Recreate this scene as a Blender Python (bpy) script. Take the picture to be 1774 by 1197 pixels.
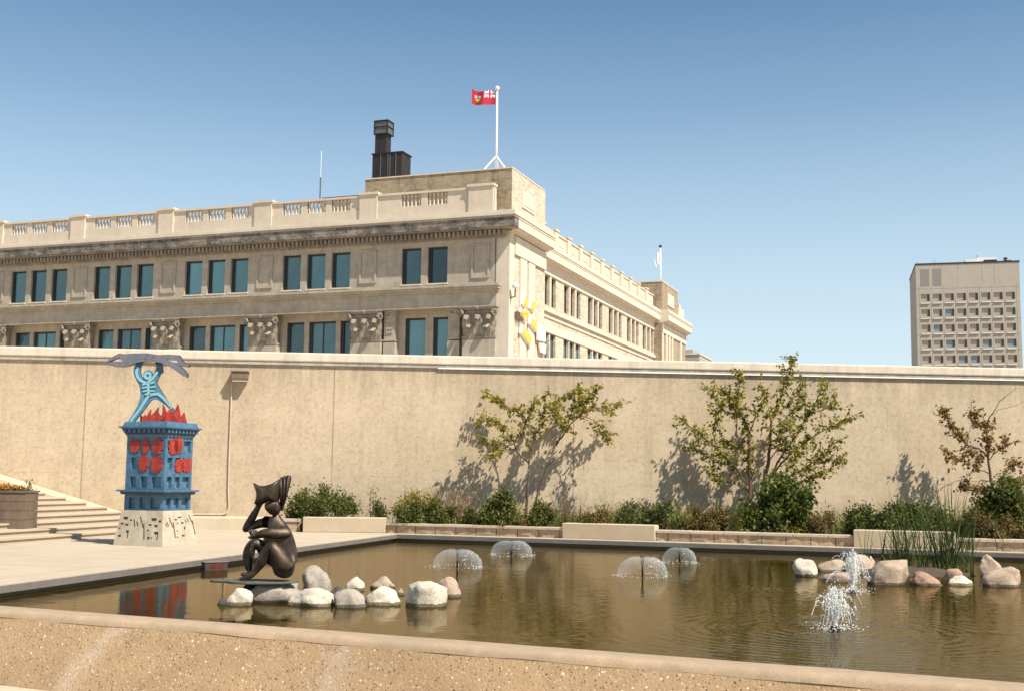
import bpy, math, random
from mathutils import Vector, Matrix, noise
for o in list(bpy.data.objects): bpy.data.objects.remove(o)
scene = bpy.context.scene
R = math.radians
# ------------------------------------------------------------------ camera, sky, sun
FPX = 2080.0
PITCH = math.atan((830-598.5)/FPX); ROLL = .013
cam_d = bpy.data.cameras.new('Camera'); cam = bpy.data.objects.new('Camera', cam_d)
scene.collection.objects.link(cam); scene.camera = cam
cam_d.sensor_width = 36; cam_d.lens = FPX/1774*36
cam_d.clip_start = .1; cam_d.clip_end = 5000
cam.location = (0, 0, 1.6)
_cf = Vector((0, math.cos(PITCH), math.sin(PITCH))); _cu = Vector((0, -math.sin(PITCH), math.cos(PITCH))); _cr = Vector((1, 0, 0))
_r = _cr*math.cos(ROLL)+_cu*math.sin(ROLL); _u = -_cr*math.sin(ROLL)+_cu*math.cos(ROLL)
cam.rotation_euler = Matrix((_r, _u, -_cf)).transposed().to_euler()
scene.view_settings.view_transform = 'Standard'; scene.view_settings.look = 'None'
scene.view_settings.exposure = 0.80; scene.view_settings.gamma = 1
SUN_H = Vector((.74, -.67, 0)).normalized(); ELEV = R(52.5)
world = bpy.data.worlds.new('World'); scene.world = world; world.use_nodes = True
wn = world.node_tree; bg = wn.nodes['Background']
sky = wn.nodes.new('ShaderNodeTexSky'); sky.sky_type = 'NISHITA'; sky.sun_disc = False
sky.sun_elevation = ELEV; sky.sun_rotation = math.atan2(SUN_H.x, SUN_H.y)
sky.air_density = 1.0; sky.dust_density = .7; sky.ozone_density = 1.4
# clear sky that pales towards the horizon (summer haze), as seen along the view direction's height
tcw = wn.nodes.new('ShaderNodeTexCoord'); sepw = wn.nodes.new('ShaderNodeSeparateXYZ'); wn.links.new(tcw.outputs['Generated'], sepw.inputs[0])
rmp = wn.nodes.new('ShaderNodeValToRGB'); wn.links.new(sepw.outputs[2], rmp.inputs[0]); e = rmp.color_ramp.elements
e[0].position = 0; e[0].color = (.80, .80, .80, 1); e[1].position = .38; e[1].color = (0, 0, 0, 1)
for p_, v_ in ((.10, .76), (.2, .46), (.3, .14)):
    k = e.new(p_); k.color = (v_, v_, v_, 1)
mxw = wn.nodes.new('ShaderNodeMix'); mxw.data_type = 'RGBA'; wn.links.new(rmp.outputs[0], mxw.inputs[0])
tnt = wn.nodes.new('ShaderNodeMix'); tnt.data_type = 'RGBA'; tnt.blend_type = 'MULTIPLY'; tnt.inputs[0].default_value = 1
wn.links.new(sky.outputs[0], tnt.inputs[6]); tnt.inputs[7].default_value = (.84, 1.02, 1.05, 1)
wn.links.new(tnt.outputs[2], mxw.inputs[6]); mxw.inputs[7].default_value = (6.1, 7.25, 7.9, 1)
wn.links.new(mxw.outputs[2], bg.inputs[0]); bg.inputs[1].default_value = .073
sl = bpy.data.lights.new('Sun', 'SUN'); sl.energy = 4.7; sl.angle = R(.5); sl.color = (1, .93, .8)
so = bpy.data.objects.new('Sun', sl); scene.collection.objects.link(so)
to_sun = Vector((SUN_H.x*math.cos(ELEV), SUN_H.y*math.cos(ELEV), math.sin(ELEV)))
so.rotation_euler = to_sun.to_track_quat('Z', 'Y').to_euler(); so.location = to_sun*60

def ray(px, py): return _cf+_r*((px-887)/FPX)+_u*((598.5-py)/FPX)
CAM = Vector((0, 0, 1.6))
def atz(px, py, z): d = ray(px, py); return CAM+d*((z-1.6)/d.z)
def aty(px, py, Y): d = ray(px, py); return CAM+d*(Y/d.y)

rnd = random.Random(7)
# ------------------------------------------------------------------ materials
MATS = {}
def lin(c): return tuple(c)+(1,)
class NT:
    def __init__(s, name):
        s.m = bpy.data.materials.new(name); s.m.use_nodes = True; s.t = s.m.node_tree
        s.b = s.t.nodes['Principled BSDF']; s.out = s.t.nodes['Material Output']
        s.tc = s.t.nodes.new('ShaderNodeTexCoord')
    def n(s, kind, **kw):
        x = s.t.nodes.new(kind)
        for k, v in kw.items():
            if k in x.inputs: x.inputs[k].default_value = v
            else: setattr(x, k, v)
        return x
    def l(s, a, b): s.t.links.new(a, b)
    def coords(s, scale=(1, 1, 1), rot=(0, 0, 0), out='Object'):
        mp = s.n('ShaderNodeMapping'); mp.inputs['Scale'].default_value = scale; mp.inputs['Rotation'].default_value = rot
        s.l(s.tc.outputs[out], mp.inputs[0]); return mp.outputs[0]
    def noise(s, scale, detail=4, rough=.6, vec=None, dist=0):
        x = s.n('ShaderNodeTexNoise'); x.inputs['Scale'].default_value = scale; x.inputs['Detail'].default_value = detail
        x.inputs['Roughness'].default_value = rough; x.inputs['Distortion'].default_value = dist
        s.l(vec or s.tc.outputs['Object'], x.inputs['Vector']); return x.outputs['Fac']
    def vor(s, scale, out='Distance', vec=None, feature='F1'):
        x = s.n('ShaderNodeTexVoronoi'); x.feature = feature; x.inputs['Scale'].default_value = scale
        s.l(vec or s.tc.outputs['Object'], x.inputs['Vector']); return x.outputs[out]
    def ramp(s, fac, stops, mode='LINEAR'):
        x = s.n('ShaderNodeValToRGB'); e = x.color_ramp.elements; x.color_ramp.interpolation = mode
        while len(e) > 1: e.remove(e[-1])
        e[0].position = stops[0][0]; e[0].color = lin(stops[0][1])
        for p, c in stops[1:]: k = e.new(p); k.color = lin(c)
        s.l(fac, x.inputs[0]); return x.outputs[0]
    def mix(s, fac, a, b, mode='MIX'):
        x = s.n('ShaderNodeMix'); x.data_type = 'RGBA'; x.blend_type = mode
        for sock, v in ((x.inputs[0], fac), (x.inputs[6], a), (x.inputs[7], b)):
            if isinstance(v, (int, float)): sock.default_value = v
            elif isinstance(v, tuple): sock.default_value = lin(v)
            else: s.l(v, sock)
        return x.outputs[2]
    def math(s, op, a, b=0, c=0, clamp=False):
        x = s.n('ShaderNodeMath'); x.operation = op; x.use_clamp = clamp
        for i, v in enumerate((a, b, c)):
            if isinstance(v, (int, float)): x.inputs[i].default_value = v
            else: s.l(v, x.inputs[i])
        return x.outputs[0]
    def color(s, c): s.l(c, s.b.inputs['Base Color']) if not isinstance(c, tuple) else setattr(s.b.inputs['Base Color'], 'default_value', lin(c))
    def rough(s, v): s.b.inputs['Roughness'].default_value = v
    def bump(s, h, strength=.3, dist=.02):
        x = s.n('ShaderNodeBump'); x.inputs['Strength'].default_value = strength; x.inputs['Distance'].default_value = dist
        s.l(h, x.inputs['Height']); s.l(x.outputs[0], s.b.inputs['Normal'])
def g3(v): return (v, v, v)

def m_mottled(name, c, var=.18, scales=(.5, 6, 60), rough=.85, bump=.2, bdist=.01, tint=None, streak=0, metallic=0):
    s = NT(name)
    n1 = s.noise(scales[0], 5, .65); n2 = s.noise(scales[1], 5, .7); n3 = s.noise(scales[2], 3, .7)
    lo = tuple(x*(1-var) for x in c); hi = tuple(min(1, x*(1+var)) for x in c)
    col = s.ramp(n1, [(.3, lo), (.7, hi)])
    col = s.mix(.55, col, s.ramp(n2, [(.25, tuple(x*(1-var*1.3) for x in c)), (.75, hi)]))
    col = s.mix(1.0, col, s.ramp(n3, [(.25, g3(1-var*.8)), (.7, g3(1.0+var*.25))]), 'MULTIPLY')
    if tint: col = s.mix(s.ramp(s.noise(scales[0]*2.3, 4, .7), [(.45, g3(0)), (.75, g3(1))]), col, tint)
    if streak:
        v = s.coords((3, 3, .12)); st = s.noise(1.5, 6, .75, v)
        col = s.mix(1.0, col, s.ramp(st, [(.35, g3(1-streak)), (.6, g3(1))]), 'MULTIPLY')
    s.color(col); s.rough(rough); s.b.inputs['Metallic'].default_value = metallic
    if bump: s.bump(s.mix(.5, n3, n2), bump, bdist)
    return s.m

M = {}
def concrete_wall():
    s = NT('concrete_wall')
    base = (.455, .36, .25)
    n1 = s.noise(.35, 6, .65); n2 = s.noise(3.0, 6, .75); n3 = s.noise(38, 4, .75)
    v = s.coords((14, 14, .35)); boards = s.noise(1.0, 3, .6, v)
    v2 = s.coords((1.2, 1.2, .18)); drip = s.noise(1.6, 6, .75, v2)
    col = s.ramp(n1, [(.3, (.37, .285, .19)), (.5, base), (.72, (.53, .425, .305))])
    col = s.mix(.5, col, s.ramp(n2, [(.3, (.40, .31, .215)), (.7, (.55, .445, .325))]))
    col = s.mix(1., col, s.ramp(n3, [(.25, g3(.6)), (.52, g3(1.02))]), 'MULTIPLY')
    col = s.mix(1., col, s.ramp(s.noise(11, 6, .88), [(.34, g3(.62)), (.5, (1.04, 1.03, 1.0))]), 'MULTIPLY')
    col = s.mix(.6, col, s.mix(1., col, s.ramp(boards, [(.35, g3(.93)), (.65, g3(1.03))]), 'MULTIPLY'))
    col = s.mix(1., col, s.ramp(drip, [(.3, g3(.8)), (.5, g3(1.0))]), 'MULTIPLY')
    # tie holes / pits
    pv = s.vor(2.6); pits = s.ramp(pv, [(.03, g3(.45)), (.055, g3(1))])
    pk = s.ramp(s.noise(.9, 2), [(.5, g3(1)), (.55, g3(0))])
    col = s.mix(s.math('MULTIPLY', 1., .8), col, s.mix(pk, s.mix(1., col, pits, 'MULTIPLY'), col))
    # vertical pour joints every 5.2 m and one horizontal lift line
    sep = s.n('ShaderNodeSeparateXYZ'); s.l(s.tc.outputs['Object'], sep.inputs[0])
    fx = s.math('FRACT', s.math('DIVIDE', s.math('ADD', sep.outputs[0], 41.55), 5.2))
    jx = s.math('LESS_THAN', s.math('ABSOLUTE', s.math('SUBTRACT', fx, .5)), .0024)
    wob = s.math('MULTIPLY', s.math('SUBTRACT', s.noise(2.5, 3), .5), .06)
    jz = s.math('LESS_THAN', s.math('ABSOLUTE', s.math('ADD', s.math('SUBTRACT', sep.outputs[2], 1.62), wob)), .006)
    jz = s.math('MULTIPLY', jz, s.ramp(s.noise(.7, 2), [(.45, g3(0)), (.6, g3(.6))]))
    j = s.math('MAXIMUM', s.math('MULTIPLY', jx, .75), s.math('MULTIPLY', jz, .7))
    col = s.mix(j, col, (.2, .155, .1))
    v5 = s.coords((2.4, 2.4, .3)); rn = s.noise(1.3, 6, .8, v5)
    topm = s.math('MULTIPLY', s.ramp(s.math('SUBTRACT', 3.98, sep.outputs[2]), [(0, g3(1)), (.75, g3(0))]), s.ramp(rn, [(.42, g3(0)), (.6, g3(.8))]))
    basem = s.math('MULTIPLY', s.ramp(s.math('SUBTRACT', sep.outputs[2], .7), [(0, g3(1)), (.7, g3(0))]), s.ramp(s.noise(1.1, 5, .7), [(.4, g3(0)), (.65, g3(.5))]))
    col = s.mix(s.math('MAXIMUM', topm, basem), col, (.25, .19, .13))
    pt = s.ramp(s.noise(.8, 2, .5, s.coords((1, 1, 1.6))), [(.52, g3(0)), (.72, g3(.3))])
    col = s.mix(pt, col, (.57, .46, .34))
    s.color(col); s.rough(.9)
    s.bump(s.mix(.5, n3, n2), .5, .014)
    return s.m
M['wall'] = concrete_wall()
M['coping'] = m_mottled('coping_concrete', (.62, .53, .42), .14, (.8, 7, 60), streak=.22, bump=.15)
M['plinth'] = m_mottled('plinth_concrete', (.50, .41, .29), .12, (.7, 5, 50), bump=.15)
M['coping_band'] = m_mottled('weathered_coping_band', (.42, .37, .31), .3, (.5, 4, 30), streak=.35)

def deck_mat(name='deck_paving', c=(.44, .355, .26), ang=R(13)):
    s = NT(name)
    n1 = s.noise(.6, 5, .7); n2 = s.noise(7, 5, .7); n3 = s.noise(90, 2, .7)
    col = s.ramp(n1, [(.3, tuple(x*.82 for x in c)), (.7, tuple(x*1.1 for x in c))])
    col = s.mix(.5, col, s.ramp(n2, [(.3, tuple(x*.85 for x in c)), (.7, tuple(x*1.1 for x in c))]))
    col = s.mix(1., col, s.ramp(n3, [(.3, g3(.85)), (.6, g3(1.03))]), 'MULTIPLY')
    v = s.coords((1, 1, 1), (0, 0, ang)); sep = s.n('ShaderNodeSeparateXYZ'); s.l(v, sep.inputs[0])
    def line(o, per, w):
        f = s.math('FRACT', s.math('DIVIDE', s.math('ADD', o, 100.3), per))
        return s.math('LESS_THAN', s.math('ABSOLUTE', s.math('SUBTRACT', f, .5)), w)
    col = s.mix(s.ramp(s.noise(1.7, 6, .8), [(.52, g3(0)), (.72, g3(.5))]), col, (.30, .235, .165))
    j = s.math('MAXIMUM', line(sep.outputs[0], 1.5, .007), line(sep.outputs[1], 1.5, .007))
    col = s.mix(s.math('MULTIPLY', j, .55), col, (.18, .14, .1))
    s.color(col); s.rough(.9); s.bump(s.mix(.4, n3, n2), .2, .006)
    return s.m
M['deck'] = deck_mat()
M['step'] = m_mottled('step_concrete', (.46, .37, .27), .14, (.8, 6, 60), bump=.15)
M['poolwall'] = m_mottled('wet_pool_wall', (.10, .08, .055), .3, (1, 8, 40), rough=.5)
M['edge'] = m_mottled('pool_edge_band', (.17, .145, .125), .25, (1.5, 9, 50), rough=.6)

# parapet aggregate with pebbles and lime stains at fixed spots along the wall
PA = Vector((-4.167, 10.18, 0)); PB = Vector((2.907, 6.946, 0)); PD = (PB-PA).normalized(); PN = Vector((PD.y, -PD.x, 0))  # PN points to the camera side
if PN.y > 0: PN = -PN
def aggregate(name, base, peb=1.0, stains=()):
    s = NT(name)
    n1 = s.noise(1.2, 5, .7)
    vd = s.vor(62, 'Distance'); vc = s.vor(62, 'Color')
    vd2 = s.vor(27, 'Distance'); vc2 = s.vor(27, 'Color')
    hsv = s.n('ShaderNodeSeparateColor'); s.l(vc, hsv.inputs[0]); h2 = s.n('ShaderNodeSeparateColor'); s.l(vc2, h2.inputs[0])
    col = s.ramp(n1, [(.3, tuple(x*.85 for x in base)), (.7, tuple(x*1.12 for x in base))])
    pc = s.ramp(hsv.outputs[0], [(0, (.10, .06, .03)), (.2, (.25, .15, .08)), (.4, (.34, .23, .13)), (.65, (.43, .31, .19)), (.87, (.52, .41, .28)), (.97, (.7, .64, .52))], 'CONSTANT')
    m1 = s.math('MULTIPLY', s.ramp(vd, [(.25, g3(1)), (.5, g3(0))]), s.ramp(hsv.outputs[1], [(.45, g3(0)), (.5, g3(peb))]))
    col = s.mix(m1, col, pc)
    pc2 = s.ramp(h2.outputs[0], [(0, (.1, .06, .03)), (.25, (.33, .19, .09)), (.6, (.6, .46, .3)), (.85, (.76, .68, .55))], 'CONSTANT')
    m2 = s.math('MULTIPLY', s.ramp(vd2, [(.16, g3(1)), (.3, g3(0))]), s.ramp(h2.outputs[1], [(.8, g3(0)), (.83, g3(peb))]))
    col = s.mix(m2, col, pc2)
    fine = s.noise(160, 2, .8)
    col = s.mix(1., col, s.ramp(fine, [(.3, g3(.72)), (.55, g3(1.05))]), 'MULTIPLY')
    col = s.mix(1., col, s.ramp(s.noise(2.5, 6, .8), [(.3, g3(.78)), (.5, g3(1.0))]), 'MULTIPLY')
    sep = s.n('ShaderNodeSeparateXYZ'); s.l(s.tc.outputs['Object'], sep.inputs[0])
    al = s.math('ADD', s.math('MULTIPLY', sep.outputs[0], PD.x), s.math('MULTIPLY', sep.outputs[1], PD.y))
    wv = s.math('MULTIPLY', s.math('SUBTRACT', s.noise(5, 5, .75), .5), .5)
    for (a0, slope, w, amt) in stains:
        d = s.math('ABSOLUTE', s.math('ADD', s.math('SUBTRACT', al, s.math('ADD', a0, s.math('MULTIPLY', sep.outputs[2], slope))), wv))
        msk = s.math('MULTIPLY', s.math('SUBTRACT', 1, s.math('DIVIDE', d, w), clamp=True), s.ramp(s.noise(9, 5, .75), [(.35, g3(.25)), (.6, g3(1))]))
        col = s.mix(s.math('MULTIPLY', msk, amt*.75), col, (.50, .43, .35))
    s.color(col); s.rough(.9)
    s.bump(s.mix(.5, vd, s.mix(.4, vd2, fine)), .6, .008)
    return s.m
M['aggregate'] = aggregate('exposed_aggregate', (.335, .22, .118), 1., ((1.15, .66, .17, .62), (3.38, .2, .2, .42), (5.6, .2, .1, .2)))
M['parapet_cap'] = m_mottled('smooth_parapet_cap', (.37, .265, .17), .26, (1.1, 8, 70), tint=(.30, .22, .145), bump=.35)
M['plaza'] = aggregate('plaza_ground', (.5, .41, .3), .45)

def m_stone(name, c, dark=0., streak=.15, blocks=True):
    s = NT(name)
    n1 = s.noise(.35, 6, .7); n2 = s.noise(2.2, 6, .75); n3 = s.noise(14, 4, .7)
    col = s.ramp(n1, [(.3, tuple(x*.86 for x in c)), (.7, tuple(x*1.1 for x in c))])
    col = s.mix(.45, col, s.ramp(n2, [(.3, tuple(x*.8 for x in c)), (.7, tuple(x*1.1 for x in c))]))
    v = s.coords((2.2, 2.2, .22)); st = s.noise(1.4, 6, .8, v)
    col = s.mix(1., col, s.ramp(st, [(.3, g3(1-streak)), (.55, g3(1))]), 'MULTIPLY')
    if dark:
        v = s.coords((.9, .9, 1.6)); d = s.noise(1.1, 7, .8, v); v3 = s.coords((6, 6, .5)); d3 = s.noise(1.2, 5, .8, v3)
        f = s.math('MULTIPLY', s.ramp(d, [(.42, g3(0)), (.56, g3(dark))]), s.ramp(d3, [(.3, g3(.45)), (.55, g3(1))]))
        col = s.mix(f, col, (.055, .05, .05))
    s.color(col); s.rough(.85); s.bump(s.mix(.5, n3, n2), .15, .03)
    return s.m
M['stone'] = m_stone('limestone', (.45, .385, .30), .22, .25)
M['stone_light'] = m_stone('pale_limestone', (.60, .52, .42), streak=.1)
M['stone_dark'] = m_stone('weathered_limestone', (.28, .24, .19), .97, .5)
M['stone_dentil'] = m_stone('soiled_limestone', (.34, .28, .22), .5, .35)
M['stone_cap'] = m_stone('carved_capital_stone', (.36, .30, .225), .5, .35)
M['parapet'] = m_stone('balustrade_stone', (.58, .49, .385), 0, .12)
def m_brick(name, c, sootline=0.):
    s = NT(name)
    # bricks laid along the wall: use x+y as the running coordinate
    sep = s.n('ShaderNodeSeparateXYZ'); s.l(s.tc.outputs['Object'], sep.inputs[0])
    cb = s.n('ShaderNodeCombineXYZ'); s.l(s.math('ADD', sep.outputs[0], sep.outputs[1]), cb.inputs[0]); s.l(sep.outputs[2], cb.inputs[1])
    b = s.n('ShaderNodeTexBrick'); s.l(cb.outputs[0], b.inputs['Vector']); b.inputs['Scale'].default_value = 1
    b.inputs['Brick Width'].default_value = .42; b.inputs['Row Height'].default_value = .15; b.inputs['Mortar Size'].default_value = .012
    b.inputs['Color1'].default_value = lin(tuple(x*.8 for x in c)); b.inputs['Color2'].default_value = lin(tuple(x*1.15 for x in c)); b.inputs['Mortar'].default_value = lin(tuple(x*.75 for x in c))
    n1 = s.noise(.5, 6, .75); col = s.mix(1., b.outputs[0], s.ramp(n1, [(.3, g3(.82)), (.6, g3(1.05))]), 'MULTIPLY')
    if sootline:
        v = s.coords((1.5, 1.5, .35)); d = s.noise(1.2, 6, .8, v)
        col = s.mix(s.ramp(d, [(.5, g3(0)), (.68, g3(sootline))]), col, (.10, .07, .045))
    s.color(col); s.rough(.9); return s.m
M['brick'] = m_brick('buff_brick', (.54, .45, .34))
M['brick_old'] = m_brick('stained_brick', (.34, .265, .175), .85)
def m_glass(name, c, rough=.05):
    s = NT(name)
    oi = s.n('ShaderNodeObjectInfo'); n = s.noise(.45, 3, .6, s.coords((1, 1, .5), out='Object'))
    col = s.ramp(s.math('ADD', s.math('MULTIPLY', n, .5), s.math('MULTIPLY', oi.outputs['Random'], .5)), [(.2, tuple(x*.35 for x in c)), (.5, c), (.8, tuple(x*1.9 for x in c))])
    s.color(col); s.rough(rough); s.b.inputs['IOR'].default_value = 1.5; s.b.inputs['Specular IOR Level'].default_value = .8
    s.bump(s.noise(.6, 2), .12, .06)
    return s.m
M['glass'] = m_glass('teal_glass', (.075, .18, .205))
M['glass_dark'] = m_glass('dark_teal_glass', (.02, .065, .075))
M['blind'] = m_mottled('window_blind', (.36, .31, .25), .15, (.2, 1, 8), rough=.4, bump=0)
M['frame_dark'] = m_mottled('dark_frame_and_shade', (.018, .018, .022), .2, rough=.5, bump=0)
M['steel'] = m_mottled('brown_steel', (.028, .017, .014), .45, (.6, 3, 20), rough=.6, streak=.5, bump=.1)
M['steel_grey'] = m_mottled('grey_steel_cage', (.10, .11, .12), .3, rough=.5, bump=0)
M['white_paint'] = m_mottled('white_paint', (.78, .77, .74), .05, rough=.45, bump=0)
M['yellow'] = m_mottled('yellow_sign_face', (.80, .46, .07), .08, rough=.4, bump=0)
M['cream'] = m_mottled('cream_sign_side', (.80, .74, .6), .06, rough=.5, bump=0)
M['tower_conc'] = m_stone('precast_concrete', (.36, .32, .27), 0, .12)
M['louvre'] = m_mottled('grey_louvre', (.2, .19, .17), .1, rough=.6, bump=0)
M['black'] = m_mottled('black_paint', (.012, .012, .015), .2, rough=.5, bump=0)
M['red'] = m_mottled('red_flag_cloth', (.40, .012, .035), .12, rough=.8, bump=0)
M['navy'] = m_mottled('navy_flag_cloth', (.02, .03, .2), .1, rough=.8, bump=0)
M['flag_white'] = m_mottled('white_flag_cloth', (.8, .8, .8), .05, rough=.8, bump=0)
M['flag_gold'] = m_mottled('gold_flag_cloth', (.7, .5, .08), .1, rough=.8, bump=0)
M['flag_green'] = m_mottled('green_flag_cloth', (.05, .3, .08), .1, rough=.8, bump=0)
M['blue'] = m_mottled('painted_blue', (.045, .12, .20), .35, (3, 14, 60), rough=.6, tint=(.09, .18, .25), bump=.2)
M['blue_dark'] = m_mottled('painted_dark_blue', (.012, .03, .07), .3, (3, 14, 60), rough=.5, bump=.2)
M['blue_win'] = m_mottled('painted_window_blue', (.09, .18, .26), .25, (4, 16, 60), rough=.5, bump=.1)
M['flame'] = m_mottled('flame_red', (.27, .02, .014), .4, (5, 18, 60), rough=.6, tint=(.44, .055, .025), bump=.1)
M['figure'] = m_mottled('figure_blue', (.07, .18, .28), .25, (5, 14, 60), rough=.5, bump=.1)
M['bones'] = m_mottled('pale_aqua_paint', (.20, .42, .48), .15, (5, 14, 60), rough=.5, bump=0)
M['board'] = m_mottled('grey_blue_cutout', (.12, .135, .165), .3, (3, 12, 50), rough=.5, tint=(.17, .13, .13), bump=.1)
M['board_edge'] = m_mottled('dark_maroon_edge', (.03, .015, .02), .3, rough=.5, bump=0)
M['base_conc'] = m_mottled('sculpture_base_concrete', (.5, .435, .335), .2, (2, 10, 60), tint=(.36, .28, .19), streak=.2, bump=.3)
M['mark'] = m_mottled('incised_black_mark', (.035, .028, .024), .3, rough=.9, bump=0)
M['bronze'] = m_mottled('bronze', (.06, .042, .03), .4, (4, 18, 80), rough=.45, tint=(.13, .09, .055), bump=.5, bdist=.01, metallic=.6)
M['plate'] = m_mottled('green_grey_plate', (.10, .105, .085), .35, (5, 20, 80), rough=.7, metallic=.2)
M['pipe'] = m_mottled('pale_conduit', (.5, .42, .33), .12, (3, 12, 60), rough=.5, bump=0)
M['fixture'] = m_mottled('bronze_fixture', (.16, .115, .075), .2, rough=.5, bump=0)
M['lens'] = m_mottled('fixture_lens', (.42, .36, .28), .1, rough=.25, bump=0)
M['wood'] = m_mottled('weathered_planter_wood', (.17, .115, .08), .3, (2, 12, 60), rough=.8, streak=.3, bump=.3)
M['dim_pane'] = m_mottled('shaded_window_pane', (.085, .07, .055), .2, rough=.3, bump=0)  # dark brown carries the shade on recessed panes in its colour
M['tower_glass'] = m_mottled('pale_grey_blue_glass', (.20, .25, .28), .2, rough=.15, bump=0)
M['soil'] = m_mottled('planting_soil', (.07, .05, .03), .4, (3, 15, 60), rough=.95, bump=.6, bdist=.04)
M['bark'] = m_mottled('reddish_bark', (.10, .05, .034), .35, (5, 20, 80), rough=.8, bump=.3)
M['skim'] = m_mottled('dark_steel_box', (.05, .035, .035), .4, (5, 14, 40), rough=.45, bump=0)
M['skimred'] = m_mottled('dark_red_face', (.14, .02, .014), .5, (10, 25, 60), rough=.25, bump=0)  # dark red colour for the front of the skimmer box

def m_block():
    s = NT('split_face_block')
    c = (.40, .30, .20)
    n2 = s.noise(6, 5, .8); n3 = s.noise(32, 5, .8)
    sep = s.n('ShaderNodeSeparateXYZ'); s.l(s.tc.outputs['Object'], sep.inputs[0])
    cell = s.n('ShaderNodeTexWhiteNoise'); cell.noise_dimensions = '1D'
    s.l(s.math('FLOOR', s.math('DIVIDE', sep.outputs[0], .43)), cell.inputs['W'])
    f = s.math('FRACT', s.math('DIVIDE', sep.outputs[0], .43))
    j = s.math('LESS_THAN', s.math('ABSOLUTE', s.math('SUBTRACT', f, .5)), .022)
    col = s.ramp(n2, [(.3, tuple(x*.75 for x in c)), (.7, tuple(x*1.2 for x in c))])
    col = s.mix(1., col, s.ramp(n3, [(.3, g3(.7)), (.6, g3(1.05))]), 'MULTIPLY')
    col = s.mix(1., col, s.ramp(cell.outputs[0], [(0, g3(.82)), (1, (1.1, 1.05, 1.02))]), 'MULTIPLY')
    col = s.mix(s.math('MULTIPLY', j, .8), col, (.07, .05, .035))
    s.color(col); s.rough(.95); s.bump(s.mix(.5, n2, n3), .9, .03); return s.m
M['block'] = m_block()
M['block_cap'] = m_mottled('block_cap_stone', (.46, .38, .29), .25, (2, 9, 50), rough=.9, bump=.4)

def m_rock(name, c, dark=(.12, .10, .08), amt=.5):
    s = NT(name)
    n1 = s.noise(3, 6, .7); n2 = s.noise(16, 6, .75); n3 = s.noise(70, 3, .7)
    col = s.ramp(n1, [(.3, tuple(x*.78 for x in c)), (.65, tuple(min(.9, x*1.12) for x in c))])
    col = s.mix(s.math('MULTIPLY', s.ramp(n2, [(.52, g3(0)), (.7, g3(1))]), amt), col, dark)
    col = s.mix(1., col, s.ramp(n3, [(.3, g3(.82)), (.6, g3(1.03))]), 'MULTIPLY')
    geo = s.n('ShaderNodeNewGeometry'); sep = s.n('ShaderNodeSeparateXYZ'); s.l(geo.outputs['Position'], sep.inputs[0])
    zz = s.math('ADD', sep.outputs[2], s.math('MULTIPLY', s.math('SUBTRACT', n2, .5), .05))
    wet = s.math('LESS_THAN', zz, .408)
    col = s.mix(s.math('MULTIPLY', wet, .85), col, (.06, .052, .028))
    crk = s.math('LESS_THAN', s.vor(5.5, 'Distance', s.mix(.12, s.tc.outputs['Object'], s.noise(6, 4, .7)), 'DISTANCE_TO_EDGE'), .012)
    col = s.mix(s.math('MULTIPLY', crk, .45), col, dark)
    s.color(col); s.rough(.8); s.bump(s.mix(.35, n2, n3), .7, .035); return s.m
M['rock_white'] = m_rock('white_limestone_boulder', (.60, .52, .41), (.27, .20, .14), .65)
M['rock_grey'] = m_rock('grey_boulder', (.36, .31, .25), (.12, .09, .07), .5)
M['rock_tan'] = m_rock('tan_boulder', (.43, .32, .23), (.2, .13, .09), .5)
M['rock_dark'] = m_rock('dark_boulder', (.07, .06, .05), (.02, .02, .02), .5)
M['rock_red'] = m_rock('reddish_boulder', (.36, .22, .15), (.15, .08, .05), .5)

def m_leaf(name, stops, trans=.42):
    s = NT(name)
    geo = s.n('ShaderNodeNewGeometry')
    col = s.ramp(geo.outputs['Random Per Island'], stops)
    big = s.noise(2.2, 3, .6)
    col = s.mix(1., col, s.ramp(big, [(.35, g3(.75)), (.65, g3(1.15))]), 'MULTIPLY')
    s.color(col); s.rough(.55); s.b.inputs['Specular IOR Level'].default_value = .3
    tr = s.n('ShaderNodeBsdfTranslucent'); s.l(col, tr.inputs[0])
    mx = s.n('ShaderNodeMixShader'); mx.inputs[0].default_value = trans
    s.l(s.b.outputs[0], mx.inputs[1]); s.l(tr.outputs[0], mx.inputs[2]); s.l(mx.outputs[0], s.out.inputs[0])
    return s.m
M['leaf_olive'] = m_leaf('olive_leaves', [(0, (.12, .13, .018)), (.4, (.26, .245, .035)), (.75, (.42, .35, .06)), (1, (.5, .37, .10))])
M['leaf_green'] = m_leaf('green_leaves', [(0, (.035, .06, .012)), (.5, (.09, .125, .022)), (.85, (.19, .20, .04)), (1, (.30, .27, .07))])
M['leaf_green2'] = m_leaf('yellowgreen_leaves', [(0, (.08, .10, .012)), (.4, (.22, .225, .028)), (.8, (.36, .32, .05)), (1, (.46, .35, .08))])
M['leaf_russet'] = m_leaf('russet_green_leaves', [(0, (.12, .06, .025)), (.4, (.20, .14, .035)), (.75, (.32, .20, .05)), (1, (.36, .15, .07))])
M['leaf_mid'] = m_leaf('midgreen_leaves', [(0, (.04, .065, .015)), (.5, (.10, .125, .025)), (1, (.20, .20, .05))])
M['leaf_dark'] = m_leaf('dark_green_leaves', [(0, (.03, .048, .012)), (.5, (.08, .105, .02)), (.85, (.18, .18, .035)), (1, (.30, .25, .06))])
M['leaf_yellow'] = m_leaf('yellow_flower_heads', [(0, (.28, .2, .03)), (.5, (.5, .32, .05)), (1, (.62, .42, .09))])
M['leaf_orange'] = m_leaf('orange_flowers', [(0, (.55, .12, .02)), (.5, (.75, .28, .03)), (1, (.75, .45, .06))])
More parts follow.
